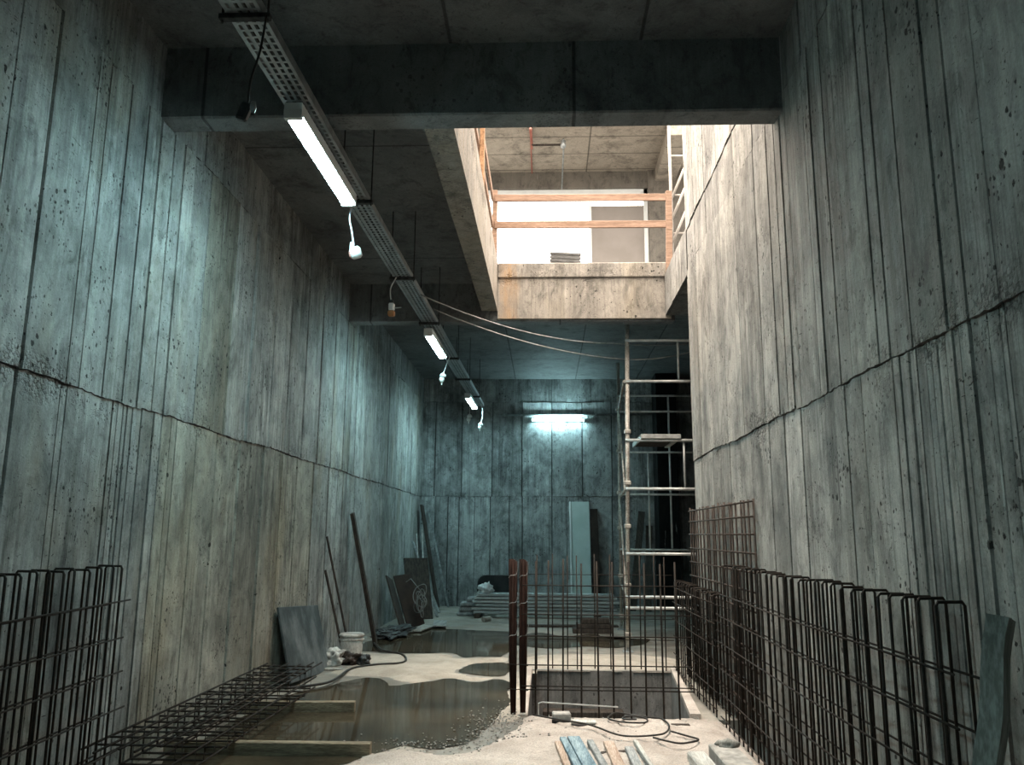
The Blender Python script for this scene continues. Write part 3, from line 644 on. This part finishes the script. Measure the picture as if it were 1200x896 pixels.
# hanging leads with plugs
def lead(label, pts, kind, cmat='plastic_w', r=.007):
    t = thing('hanging_lead', label, 'cable', pts[0], 'leads hanging from the cable tray')
    MB().tube(arc_pts(pts,5), r, 6).build('cord', M[cmat], t, True); e = V(pts[-1])
    if kind == 'plug':
        MB().cbox(e+V((-.028,-.02,-.10)), e+V((.03,.02,-.005)), Matrix.Translation(e) @ Matrix.Rotation(.35,4,'Y') @ Matrix.Translation(-e), .01).build('plug', M['plastic_d'], t)
        MB().lathe([(.0,0),(.012,.0),(.016,-.03),(.010,-.055)], (e.x+.035,e.y-.02,e.z-.01), 10).build('clamp', M['galv'], t, True)
    elif kind == 'socket':
        Mx = Matrix.Translation(e) @ Matrix.Rotation(-.3,4,'Y') @ Matrix.Translation(-e)
        MB().cbox(e+V((-.045,-.03,-.115)), e+V((.045,.03,-.02)), Mx, .022).build('socket_box', M['plastic_w'], t, True)
        MB().lathe([(.0,.02),(.016,.02),(.02,-.005),(.02,-.03)], e+V((-.012,0,0)), 10).build('gland', M['plastic_w'], t, True)
        MB().cbox(e+V((-.052,-.025,-.10)), e+V((-.040,.02,-.05)), Mx, .003).build('label_patch', M['red'], t)['label'] = 'small red patch'
    elif kind == 'adapter':
        MB().cbox(e+V((-.03,-.03,-.09)), e+V((.03,.03,-.01)), None, .012).build('plug', M['plastic_w'], t)
        MB().cbox(e+V((-.036,-.03,-.15)), e+V((.036,.03,-.09)), None, .012).build('adapter', M['orange'], t)
        MB().cbox(e+V((-.02,-.02,-.012)), e+V((.02,.02,.025)), None, .006).build('collar', M['plastic_d'], t)
        MB().tube([e+V((.03,0,-.06)), e+V((.10,0,-.055))], .007, 6).build('pin', M['galv'], t)
    else:
        MB().lathe([(0,.02),(.02,.015),(.045,-.01),(.05,-.04),(.02,-.05)], e, 12).build('plug', M['plastic_w'], t, True)
        MB().lathe([(.0,-.045),(.03,-.05),(.042,-.08),(.03,-.115),(.012,-.12),(.010,-.16),(0,-.165)], e+V((-.015,0,0)), 12).build('socket_body', M['plastic_w'], t, True)
    return t
lead('dark lead with a black plug, hanging nearest from the tray end', [(-1.44,3.72,4.13),(-1.445,3.68,3.9),(-1.47,3.65,3.72),(-1.475,3.65,3.60)], 'plug', 'hose', .006)
lead('white lead with a boxy white socket hanging past the nearest lamp', [(-1.545,6.1,4.14),(-1.56,6.06,3.98),(-1.535,6.05,3.86),(-1.515,6.05,3.74)], 'socket')
lead('lead with a white plug and brown adapter hanging below the bare tray', [(-1.56,8.1,4.14),(-1.60,8.02,4.0),(-1.595,8.0,3.9),(-1.58,8.0,3.84)], 'adapter', 'plastic_w', .006)
lead('white lead with a knotted socket hanging after the second lamp', [(-1.43,11.85,4.12),(-1.47,11.8,4.0),(-1.50,11.8,3.9),(-1.525,11.8,3.84)], 'knob')
lead('white lead with a small plug hanging in front of the third lamp', [(-1.42,14.9,4.1),(-1.405,14.9,3.9),(-1.41,14.9,3.75),(-1.41,14.9,3.68)], 'knob')
lead('white lead hanging from the far end of the tray', [(-1.33,16.5,4.14),(-1.30,16.5,4.0),(-1.30,16.5,3.85),(-1.33,16.5,3.74)], 'knob')
# slack wires from the tray to the scaffold
mesh_thing(MB().tube(sag((-1.38,8.6,4.10),(.97,11.2,4.16),.14,20)+sag((.97,11.2,4.16),(2.1,11.3,4.18),.03,8)[1:], .008, 6), 'slack_wire', M['wire'], 'upper slack wire sagging from the tray across to the scaffold', 'cable', 'slack wires to the scaffold', True)
mesh_thing(MB().tube(sag((-1.38,9.6,4.22),(1.15,11.22,3.93),.12,20)+sag((1.15,11.22,3.93),(2.1,11.3,4.07),.04,8)[1:], .008, 6), 'slack_wire', M['wire'], 'lower slack wire sagging from the tray across to the scaffold', 'cable', 'slack wires to the scaffold', True)

# ------------------------------------------------------------------ scaffold behind the right wall
t = thing('scaffold_tower', 'tall tube scaffold tower rising behind the end of the right wall', 'scaffold', (1.7,12.3,0))
YA, YC = 11.15, 13.7
for (x0, x1, y, zt, r) in ((1.08,1.15,YA,4.42,.030),(1.225,1.245,YC,4.4,.026),(2.75,2.75,YA,4.42,.024),(2.75,2.75,YC,4.4,.024)):
    st = MB().tube([(x0,y,.06),(x1,y,zt)], r, 10).build('standard', M['scaf'], t, True)
    MB().cbox((x0-.07,y-.07,0),(x0+.07,y+.07,.012), None, .003).tube([(x0,y,.01),(x0,y,.16)], .019, 8).build('base_jack', M['galv_d'], st)
    mb = MB()
    for z in (.22,.85,1.62,2.2,2.9,3.6):
        mb.cbox((x0+(x1-x0)*z/4.4-.045,y-.045,z-.03),(x0+(x1-x0)*z/4.4+.045,y+.045,z+.03), None, .012)
    mb.build('coupler', M['scaf'], st)
for z in (4.18,3.60,2.78,2.12,1.26,.70,.56): MB().tube([(1.05+.016*z,YA-.03,z),(2.8,YA-.03,z)], .020, 8).build('transom', M['scafh'], t, True)
for z in (3.83,3.56,2.87,2.17,1.27): MB().tube([(1.22,YC-.03,z),(2.8,YC-.03,z)], .017, 8).build('transom', M['scafh'], t, True)
for x, y, za, zb2 in ((1.85,YA,3.6,4.18),(1.89,YA,2.12,2.78),(1.72,YC,1.27,2.87),(2.08,YC,1.27,3.83)): MB().tube([(x,y,za),(x,y,zb2)], .016, 8).build('upright', M['scafh'], t, True)
for za, zb2 in ((.45,2.1),(2.1,3.65)):
    MB().tube([(1.08,YA+.03,za),(1.24,YC,zb2)], .014, 8).build('diagonal_brace', M['scaf'], t, True)
for z in (.70,2.12,3.60): MB().tube([(1.09,YA,z),(1.24,YC,z)], .018, 8).build('ledger', M['scaf'], t, True)
mb = MB()
p = thing('scaffold_platform', 'short dark platform board lying on the scaffold transoms', 'platform', (1.6,11.4,2.8))
MB().cbox((1.32,YA-.02,2.805),(1.80,12.2,2.84), None, .004).build('deck', M['timber_d'], p)
for a, b in (((1.30,YA-.05,2.79),(1.30,12.2,2.86)),((1.78,YA-.05,2.79),(1.82,12.2,2.86))): MB().cbox((a[0]-.0,a[1],a[2]),(b[0]+.025,b[1],b[2]), None, .004).build('side_rail', M['scafh'], p)
MB().cbox((1.30,YA-.075,2.80),(1.845,YA-.045,2.86), None, .004).build('end_rail', M['scafh'], p)

# ------------------------------------------------------------------ upper storey guard rails and fittings
t = thing('guard_rail', 'timber guard rail along the far edge of the opening above', 'railing', (.5,10.6,5.15))
MB().board((-.70,10.60,6.09),(1.74,10.60,6.08),.10,.03,(0,0,1)).build('rail', M['wood_rail'], t); MB().board((-.70,10.60,5.70),(1.74,10.60,5.69),.10,.03,(0,0,1)).build('rail', M['wood_rail'], t)
MB().board((-.70,10.635,5.0),(-.70,10.635,6.22),.07,.05,(1,0,0)).build('post', M['wood_rail'], t); MB().board((1.675,10.605,4.93),(1.70,10.60,6.17),.085,.05,(1,0,0)).build('post', M['wood_rail'], t)
t = thing('guard_rail', 'timber guard rail along the left edge of the opening above', 'railing', (-.7,8,5.15))
MB().board((-.73,5.6,6.09),(-.73,10.6,6.09),.09,.025,(0,0,1)).build('rail', M['wood_rail'], t); MB().board((-.73,5.6,5.70),(-.73,10.6,5.70),.09,.025,(0,0,1)).build('rail', M['wood_rail'], t)
for y in (6.6,8.25): MB().board((-.69,y,4.98),(-.69,y,6.3),.09,.05,(0,1,0)).build('post', M['wood_o'], t)
t = thing('steel_guard_frame', 'white tube frame standing at the right of the opening above', 'railing', (1.9,11,5.15))
for x in (1.79,2.25): MB().tube([(x,10.97,5.15),(x,10.97,7.6)], .022, 8).build('post', M['whitetube'], t, True)
for z in (5.7,6.27,6.87,7.45): MB().tube([(1.79,10.97,z),(2.25,10.97,z)], .016, 8).build('rung', M['whitetube'], t, True)
for z in (5.2,5.55,5.9,6.2): MB().tube([(1.79,10.95,z),(2.05,10.95,z+.62)], .018, 8).build('brace', M['whitetube'], t, True)
t = thing('hanging_pipe', 'thin pipework with a valve under the upper soffit', 'pipe', (0,12.9,8.0))
MB().tube([(-.24,12.2,7.98),(-.23,12.66,7.98),(-.23,12.68,7.86)], .022, 8).build('riser', M['red'], t, True)
MB().tube([(-.23,12.67,7.93),(.28,12.67,7.93)], .018, 8).build('branch', M['timber_d'], t, True)
MB().tube([(.30,12.5,7.94),(.31,12.9,7.94),(.31,13.5,7.93),(.31,13.93,7.90),(.30,13.93,7.7)], .014, 8).build('line', M['galv_d'], t, True)
MB().lathe([(.0,.0),(.04,.005),(.05,.05),(.03,.09),(.045,.12),(0,.13)], (.30,12.62,7.85), 12).build('valve', M['galv'], t, True)
mb = MB().tube([(-.245,12.2,8.02),(-.245,13.94,8.02)], .012, 6)
mesh_thing(mb, 'conduit', M['red'], 'thin faded red conduit running along the upper soffit', 'pipe')
t = thing('louvre_panel', 'dark ribbed panel propped on the upper slab edge', 'panel', (.25,11.0,5.15))
Ml = Matrix.Translation((.27,11.0,5.12)) @ Matrix.Rotation(.06,4,'Y')
MB().cbox((-.21,0,0),(.21,.03,.32), Ml, .004).build('backing', M['slat_l'], t); mb = MB()
for k in range(6): mb.cbox((-.22,-.02,.012+k*.052),(.22,.0,.048+k*.052), Ml, .003)
mb.build('slats', M['slat'], t)

# ------------------------------------------------------------------ things leaning on the left wall
mesh_thing(MB().board((-2.47,8.88,.015),(-2.655,8.93,.725),1.36,.022,(0,1,0)), 'plywood_panel', M['ply'], 'grey stained square panel leaning on the left wall behind the flat cage', 'board')
mesh_thing(MB().board((-2.33,11.5,.01),(-2.63,11.1,1.77),.085,.05,(0,1,0)), 'leaning_timber', M['timber_d'], 'thick dark timber leaning on the left wall behind the bucket', 'timber')
mesh_thing(MB().tube([(-2.40,10.35,.01),(-2.67,9.99,1.46)], .014, 8), 'leaning_rod', M['timber_d'], 'longer thin rod leaning on the left wall above the bucket', 'rod')
mesh_thing(MB().tube([(-2.44,10.2,.01),(-2.67,9.99,1.06)], .016, 8), 'leaning_rod', M['timber_d'], 'shorter thin rod leaning on the left wall beside the bucket', 'rod')
t = thing('bucket', 'dirty white plastic bucket with a lid by the left wall', 'bucket', (-2.33,10.08,0))
MB().lathe([(0,.02),(.118,.02),(.122,.03),(.140,.30),(.0,.30)], (-2.33,10.08,0), 24).build('body', M['bucket'], t, True)
MB().lathe([(.139,.24),(.149,.245),(.149,.262),(.140,.266)], (-2.33,10.08,0), 24).build('rim_band', M['bucket'], t, True)
MB().lathe([(0,.318),(.138,.318),(.150,.310),(.152,.288),(.143,.285)], (-2.33,10.08,0), 24).build('lid', M['bucket'], t, True)
MB().tube([(-2.33+.153*math.cos(a), 10.08-.04+.02*math.sin(a), .25-.10*math.sin(a)) for a in [PI*k/12 for k in range(13)]], .003, 5).build('handle', M['galv_d'], t)
mesh_thing(MB().cbox((-2.60,9.35,.0),(-2.0,10.35,.02), None, .004), 'base_board', M['timber_g'], 'flat grey board lying under the bucket', 'board')
def lump(name, c, s, mat, label, cat, seed, sub=3, amp=.35, group=None):
    bm = bmesh.new(); bmesh.ops.create_icosphere(bm, subdivisions=sub, radius=1)
    for v in bm.verts:
        k = 1+amp*noise.fractal(v.co*1.6+V((seed*5,seed,0)), .8, 2.1, 4); v.co = V((v.co.x*s[0]*k, v.co.y*s[1]*k, max(v.co.z*s[2]*k, -s[2]*.6)))
    mb = MB(); mb.add_bm(bm, Matrix.Translation(V(c)+V((0,0,s[2]*.6)))); return mesh_thing(mb, name, mat, label, cat, group, True)
lump('cement_bag', (-2.43,9.72,.02), (.14,.17,.09), M['bucket'], 'crumpled pale bag lying between the square panel and the bucket', 'bag', 3, 4, .75)
lump('rag_heap', (-2.24,9.72,.02), (.10,.12,.08), M['brownboard'], 'small brown lump of rags in front of the bucket', 'rags', 5, 4, .7)
lump('dark_tub', (-2.10,9.72,.02), (.07,.09,.06), M['tarp'], 'dark crumpled scrap at the right of the bucket', 'scrap', 6, 4, .7)
hz = [(-2.34,11.46),(-2.08,10.75),(-1.82,10.5),(-1.67,10.1),(-1.67,9.75),(-1.94,9.6),(-2.14,9.3),(-2.15,8.75),(-2.17,8.47),(-2.27,8.3),(-2.5,8.1)]
mesh_thing(MB().tube(arc_pts([(x,y,.035) for x,y in hz],8), .013, 8), 'hose', M['hose'], 'black hose snaking over the sand beside the bucket', 'hose', None, True)
# further boards in the left far corner
mesh_thing(MB().board((-2.30,13.5,.01),(-2.60,13.75,.78),.36,.03,(0,1,0)), 'dark_board', M['timber_d'], 'black board leaning on the left wall, nearest of the far group', 'board')
mesh_thing(MB().board((-2.12,13.75,.01),(-2.42,13.95,.82),.34,.025,(.7,.6,0)), 'brown_board', M['brownboard'], 'short brown board leaning in front of the black ones', 'board')
mesh_thing(MB().board((-2.22,14.9,.01),(-2.40,15.25,1.06),.46,.03,(.85,.45,0)), 'dark_board', M['timber_d'], 'wide black board leaning on the left wall behind the wire coil', 'board')
mesh_thing(MB().board((-1.98,15.3,.01),(-2.56,15.9,1.35),.12,.03,(0,1,0)), 'leaning_plank', M['plank_gr'], 'lower of two grey planks leaning towards the far left corner', 'plank')
mesh_thing(MB().board((-2.05,16.1,.01),(-2.60,16.3,1.25),.14,.03,(0,1,0)), 'leaning_plank', M['plank_gr'], 'upper of two grey planks leaning towards the far left corner', 'plank')
mesh_thing(MB().board((-2.22,17.2,.01),(-2.62,17.3,2.10),.30,.04,(0,1,0)), 'tall_plank', M['timber_d'], 'tall dark plank standing in the far left corner', 'plank')
mesh_thing(MB().board((-2.02,17.35,.01),(-2.5,17.5,2.0),.10,.03,(0,1,0)), 'tall_plank', M['plank_gr'], 'tall narrow grey plank beside the dark one in the corner', 'plank')
mesh_thing(MB().tube([(-2.25,15.1,.02),(-2.45,15.6,1.50)], .013, 8), 'leaning_rod', M['scafh'], 'left of the two pale rods leaning among the dark boards', 'rod')
mesh_thing(MB().tube([(-2.18,15.1,.02),(-2.36,15.7,1.58)], .013, 8), 'leaning_rod', M['scafh'], 'right of the two pale rods leaning among the dark boards', 'rod')
pts = []
for k in range(150):
    a = k*.3; rr_ = .10+.03*math.sin(k*.13)+.02*math.sin(k*.71); zc_ = .52-.0012*k+.05*math.sin(k*.21)
    pts.append((-2.03+.03*math.sin(k*.37)+rr_*math.cos(a)*.75, 13.52+.06*math.sin(a*.7+1)-.1*math.cos(a), max(.03, zc_+rr_*math.sin(a)*1.25)))
pts = [(-2.3,13.7,.72),(-2.2,13.55,.78)]+pts
mesh_thing(MB().tube(pts, .006, 5), 'wire_coil', M['wire'], 'tangled coil of pale wire hanging on the leaning boards', 'wire', None, True)
lump('tarpaulin', (-2.30,12.75,0), (.24,.60,.065), M['tarp'], 'crumpled dark tarpaulin on the floor against the left wall', 'tarpaulin', 9, 5, .75)
for i, (x, y, L, a, lab) in enumerate(((-2.15,12.9,.9,.3,'flat dark board on the floor next to the tarpaulin'),(-1.95,13.4,1.0,.15,'flat grey board on the floor in front of the wire coil'),(-1.75,13.9,.8,-.1,'flat board on the floor nearest the stacked planks'))):
    d = V((math.sin(a),math.cos(a),0))*L/2; c = V((x,y,.02+.012*i)); mesh_thing(MB().board(c-d, c+d, .22, .025, (1,0,0)), 'floor_board', M[('timber_d','timber_g','plank_gr')[i]], lab, 'board')
# stack of planks by the far wall
ordn = ['lowest','second from the bottom','third from the bottom','fourth from the bottom','fifth from the bottom','topmost']
mesh_thing(MB().cbox((-1.3,15.25,0),(-1.2,16.1,.08)), 'bearer', M['timber_d'], 'left dark bearer under the steel plank stack', 'timber', 'bearers under the stack')
mesh_thing(MB().cbox((.9,15.25,0),(1.0,16.1,.08)), 'bearer', M['timber_d'], 'right dark bearer under the steel plank stack', 'timber', 'bearers under the stack')
for k in range(6):
    x0 = (-1.32,-1.36,-1.28,-1.34,-1.3,-1.27)[k]; z = .08+k*.062
    t = thing('steel_plank', f'long zinc plank, {ordn[k]} in the stack by the far wall', 'plank', (0,15.5,z), 'stacked planks by the far wall')
    mb = MB().cbox((x0,15.3+.01*(k%2),z),(1.35-.05*(k%3),15.56+.01*(k%2),z+.048), None, .006); mb.build('deck', M['steelplank'], t)
    MB().cbox((x0-.012,15.30,z+.004),(x0+.004,15.57,z+.044), None, .004).build('end_cap', M['galv_d'], t)
for k in range(4):
    z = .085+k*.088; x0 = (-1.66,-1.62,-1.60,-1.48)[k]
    mesh_thing(MB().cbox((x0,15.18+.02*k,z-.08),(x0+.42,15.29+.0*k,z-.02), None, .02), 'short_plank', M['steelplank'], f'short pale timber, {("lowest","second","third","topmost")[k]} at the left end of the plank stack', 'plank', 'short timbers at the stack end') if False else mesh_thing(MB().cbox((x0,15.62,z-.085),(x0+.50,15.95,z-.012), None, .02), 'short_plank', M['plank_gr'], f'short grey timber, {("lowest","second from the floor","third from the floor","topmost")[k]} at the left end of the plank stack', 'plank', 'short timbers at the stack end')
for k in range(3):
    mesh_thing(MB().cbox((.42+.06*k,13.1,.0+.075*k),(1.05-.03*k,13.4,.07+.075*k), None, .008), 'timber_block', M['timber_d'], f'dark timber, {("lowest","middle","topmost")[k]} of the low pile left of the scaffold feet', 'timber', 'dark timbers by the scaffold')
# barrow tub turned up behind the stack
mb = MB(); prof = []
for cx, a0 in ((.22,0),(-.22,PI/2)):
    for k in range(7): q_ = a0+PI/2*k/6; prof.append((cx+.17*math.cos(q_), .55+.17*math.sin(q_)))
prof = [(.40,0)]+prof+[(-.40,0)]; n = len(prof); cc = V((-.94,16.2,0))
for dy, sc_ in ((0,.94),(.03,1.),(.36,.9),(.40,.82)):
    mb.v += [cc+V((p[0]*sc_, dy, p[1]*(1 if sc_ > .95 else .99 if dy < .1 else sc_))) for p in prof]
for r_ in range(3):
    for k in range(n): mb.face((r_*n+k, r_*n+(k+1) % n, (r_+1)*n+(k+1) % n, (r_+1)*n+k))
mb.face(range(n)); mb.face([3*n+k for k in range(n)])
mesh_thing(mb, 'mortar_tub', M['black'], 'black rounded mortar tub upended behind the plank stack', 'tub', None, False)
lump('plastic_bag', (-1.1,15.44,.44), (.13,.09,.10), M['bag'], 'crumpled white bag on top of the plank stack', 'bag', 11, 4, .7)
mesh_thing(MB().tube([(-1.08,14.6,.045),(-.98,14.75,.05)], .045, 10), 'pipe_offcut', M['timber_g'], 'short pipe offcut on the floor in front of the plank stack', 'pipe')
mesh_thing(MB().board((-.6,13.95,.02),(1.2,14.05,.02),.16,.03,(0,1,0)), 'floor_board', M['timber_d'], 'long dark board lying on the floor across from the scaffold', 'board')
t = thing('green_board', 'tall pale green board leaning on the far wall', 'board', (.72,17.3,0))
MB().board((.75,17.22,.0),(.735,17.66,2.20),.40,.03,(1,0,0)).build('panel', M['teal'], t); MB().board((.54,17.20,.0),(.525,17.64,2.20),.035,.045,(1,0,0)).build('edge_strip', M['whitehouse'], t)['label'] = 'white edge strip'
mesh_thing(MB().board((1.06,17.3,.0),(1.03,17.64,2.05),.16,.03,(1,.1,0)), 'brown_plank', M['brownboard'], 'dark brown plank leaning just right of the pale green board', 'plank')
mesh_thing(MB().board((1.75,17.0,0),(2.05,17.62,2.0),.14,.03,(1,0,0)), 'dark_plank', M['timber_d'], 'dark plank leaning on the far wall behind the scaffold, left one', 'plank')
mesh_thing(MB().board((2.05,16.9,0),(2.2,17.62,1.7),.14,.03,(1,0,0)), 'dark_plank', M['timber_d'], 'dark plank leaning on the far wall behind the scaffold, right one', 'plank')

# ------------------------------------------------------------------ foreground bits
t = thing('timber_post', 'weathered grey timber post leaning at the near right wall', 'timber', (1.3,2.9,0)); bm = bmesh.new()
p0, p1 = V((1.20,2.80,-.25)), V((1.545,2.92,1.235)); a = (p1-p0).normalized(); w = (V((.78,-.62,0))); w = (w-a*w.dot(a)).normalized(); d = a.cross(w); rings = []
for i in range(25):
    f = i/24; c = p0.lerp(p1, f); j = .012*noise.noise(V((f*5,1,0)))+.02*max(0, noise.noise(V((f*9,4,0)))); rings.append([bm.verts.new(c+w*sx*(.034-(.012*noise.noise(V((f*7,sx,2)))))+d*sy*(.055+(j if sx > 0 else 0))) for sx, sy in ((-1,-1),(1,-1),(1,1),(-1,1))])
for i in range(24):
    for k in range(4): bm.faces.new((rings[i][k], rings[i][(k+1) % 4], rings[i+1][(k+1) % 4], rings[i+1][k]))
bm.faces.new(rings[0]); bm.faces.new(rings[-1]); mb = MB(); mb.add_bm(bm); mb.build('shaft', M['timber_g'], t)
G = 'planks on the dusty floor at the bottom edge'
def fplank(a, b, w, th, mat, label, z=.05):
    return mesh_thing(MB().board((a[0],a[1],z),(b[0],b[1],z-.01),w,th,(1,0,0)), 'loose_plank', M[mat], label, 'plank', G)
fplank((.085,6.12),(.19,5.0),.045,.035,'pink','narrow brown plank left of the blue planks',.05)
fplank((.125,6.22),(.26,5.0),.05,.04,'blue','narrow blue plank, left of the wide blue one',.055)
fplank((.20,6.22),(.335,5.0),.09,.04,'blue','wide pale blue plank lying nearest the bottom edge',.06)
fplank((.315,6.16),(.43,5.0),.045,.035,'plank_gr','narrow grey plank touching the wide blue one on its right',.055)
fplank((.445,6.14),(.49,5.0),.075,.03,'pink','pinkish plank in the middle of the loose planks',.055)
fplank((.575,6.0),(.60,5.0),.06,.03,'plank_gr','short grey plank right of the pinkish one',.055)
fplank((.63,6.12),(.70,5.0),.028,.035,'plank_w','narrow white batten at the right of the loose planks',.07)
mesh_thing(MB().board((.34,5.95,.022),(.60,6.03,.022),.05,.03,(0,1,0)), 'offcut', M['timber_d'], 'dark offcut crossing under the loose planks', 'timber')
def block(lo, hi, mat, label, a=0., name='block'):
    c = V(((lo[0]+hi[0])/2,(lo[1]+hi[1])/2,0)); return mesh_thing(MB().cbox(lo, hi, Matrix.Translation(c) @ Matrix.Rotation(a,4,'Z') @ Matrix.Translation(-c), .008), name, M[mat], label, 'block')
block((.055,6.86,.02),(.20,6.96,.10), 'stone', 'small pale concrete block in front of the pit', .1, 'concrete_block')
mesh_thing(MB().cbox((.05,6.845,.018),(.205,6.97,.055),None,.004),'block_tray',M['plastic_d'],'black packing piece under the small pale block','block')
t = thing('float_tool', 'flat pale trowel board lying right of the small block', 'tool', (.30,6.8,.02)); MB().cbox((.20,6.76,.045),(.40,6.86,.06), None, .004).build('face', M['plank_w'], t); MB().cbox((.21,6.75,.02),(.39,6.85,.044), None, .004).build('base', M['plastic_d'], t)
block((.98,6.78,.03),(1.13,6.82,.05), 'timber_d', 'thin dark offcut lying near the right end of the pit edge', .05, 'offcut')
block((.95,5.0,.03),(1.07,5.78,.10), 'plank_w', 'white block at the bottom edge, left of the rough grey one', .04, 'foam_block')
block((1.10,5.0,.03),(1.28,5.86,.13), 'stone', 'rough grey concrete block at the bottom edge beside the trench', .02, 'concrete_block')
lump('stone', (1.21,5.80,.115), (.075,.06,.035), M['timber_g'], 'dark flat stone on the end of the rough grey block', 'stone', 15)
ca = [(-.1,7.0),(.07,6.84),(.33,6.63),(.51,6.40),(.62,6.31),(.78,6.32),(.89,6.46),(.95,6.67),(.92,6.87),(.83,6.98),(.67,7.06),(.57,7.06),(.50,6.93),(.57,6.78),(.70,6.72),(.79,6.8),(.80,6.90),(.70,6.97),(.62,6.95),(.64,6.86),(.72,6.84)]
mesh_thing(MB().tube(arc_pts([(x,y,.058+.006*(i % 3)) for i, (x,y) in enumerate(ca)],6), .007, 6), 'wire_loop', M['hose'], 'long black wire looped on the dust in front of the pit', 'wire', None, True)
cb = [(.78,6.30),(.93,6.15),(1.04,6.19),(1.10,6.27),(1.04,6.36),(.94,6.50)]
mesh_thing(MB().tube(arc_pts([(x,y,.06) for x,y in cb],6), .007, 6), 'wire_loop', M['hose'], 'short black wire bent beside the white block', 'wire', None, True)

# ------------------------------------------------------------------ camera, light, world
sc = bpy.context.scene
cam = bpy.data.cameras.new('camera'); co = bpy.data.objects.new('camera', cam); C.objects.link(co)
cam.sensor_fit = 'HORIZONTAL'; cam.sensor_width = 36; cam.lens = 951/1200*36; cam.clip_start = .05
Rz = Matrix.Rotation(.0419,4,'Z') @ Matrix.Rotation(PI/2+.1851,4,'X') @ Matrix.Rotation(.0071,4,'Z')
co.matrix_world = Matrix.Translation((0,0,1.5)) @ Rz
sc.camera = co
w = bpy.data.worlds.new('sky'); sc.world = w; w.use_nodes = True; bg = w.node_tree.nodes['Background']
nt = w.node_tree; tcw = nt.nodes.new('ShaderNodeTexCoord'); sx = nt.nodes.new('ShaderNodeSeparateXYZ'); nt.links.new(tcw.outputs['Generated'], sx.inputs[0])
cr = nt.nodes.new('ShaderNodeValToRGB'); nt.links.new(sx.outputs['Z'], cr.inputs[0]); e = cr.color_ramp.elements   # overcast sky over dull ground
e[0].position = 0.; e[0].color = (.16,.145,.125,1); e[1].position = .06; e[1].color = (.42,.39,.355,1)
for p, v in ((.55,.75),(.95,1.7)): x = e.new(p); x.color = (v,v*.885,v*.76,1)
nt.links.new(cr.outputs[0], bg.inputs[0]); bg.inputs[1].default_value = 13.0
pl = bpy.data.lights.new('opening_portal','AREA'); pl.shape = 'RECTANGLE'; pl.size = OX1-OX0; pl.size_y = OY1-OY0; pl.cycles.is_portal = True
po = bpy.data.objects.new('opening_portal', pl); C.objects.link(po); po.location = ((OX0+OX1)/2,(OY0+OY1)/2,5.17)
sc.view_settings.view_transform = 'Standard'; sc.view_settings.look = 'None'; sc.view_settings.gamma = 1; sc.view_settings.use_curve_mapping = False
sc.view_settings.exposure = 0.0
cy = sc.cycles; cy.max_bounces = 8; cy.diffuse_bounces = 4; cy.glossy_bounces = 3; cy.use_denoising = True; cy.sample_clamp_indirect = 6
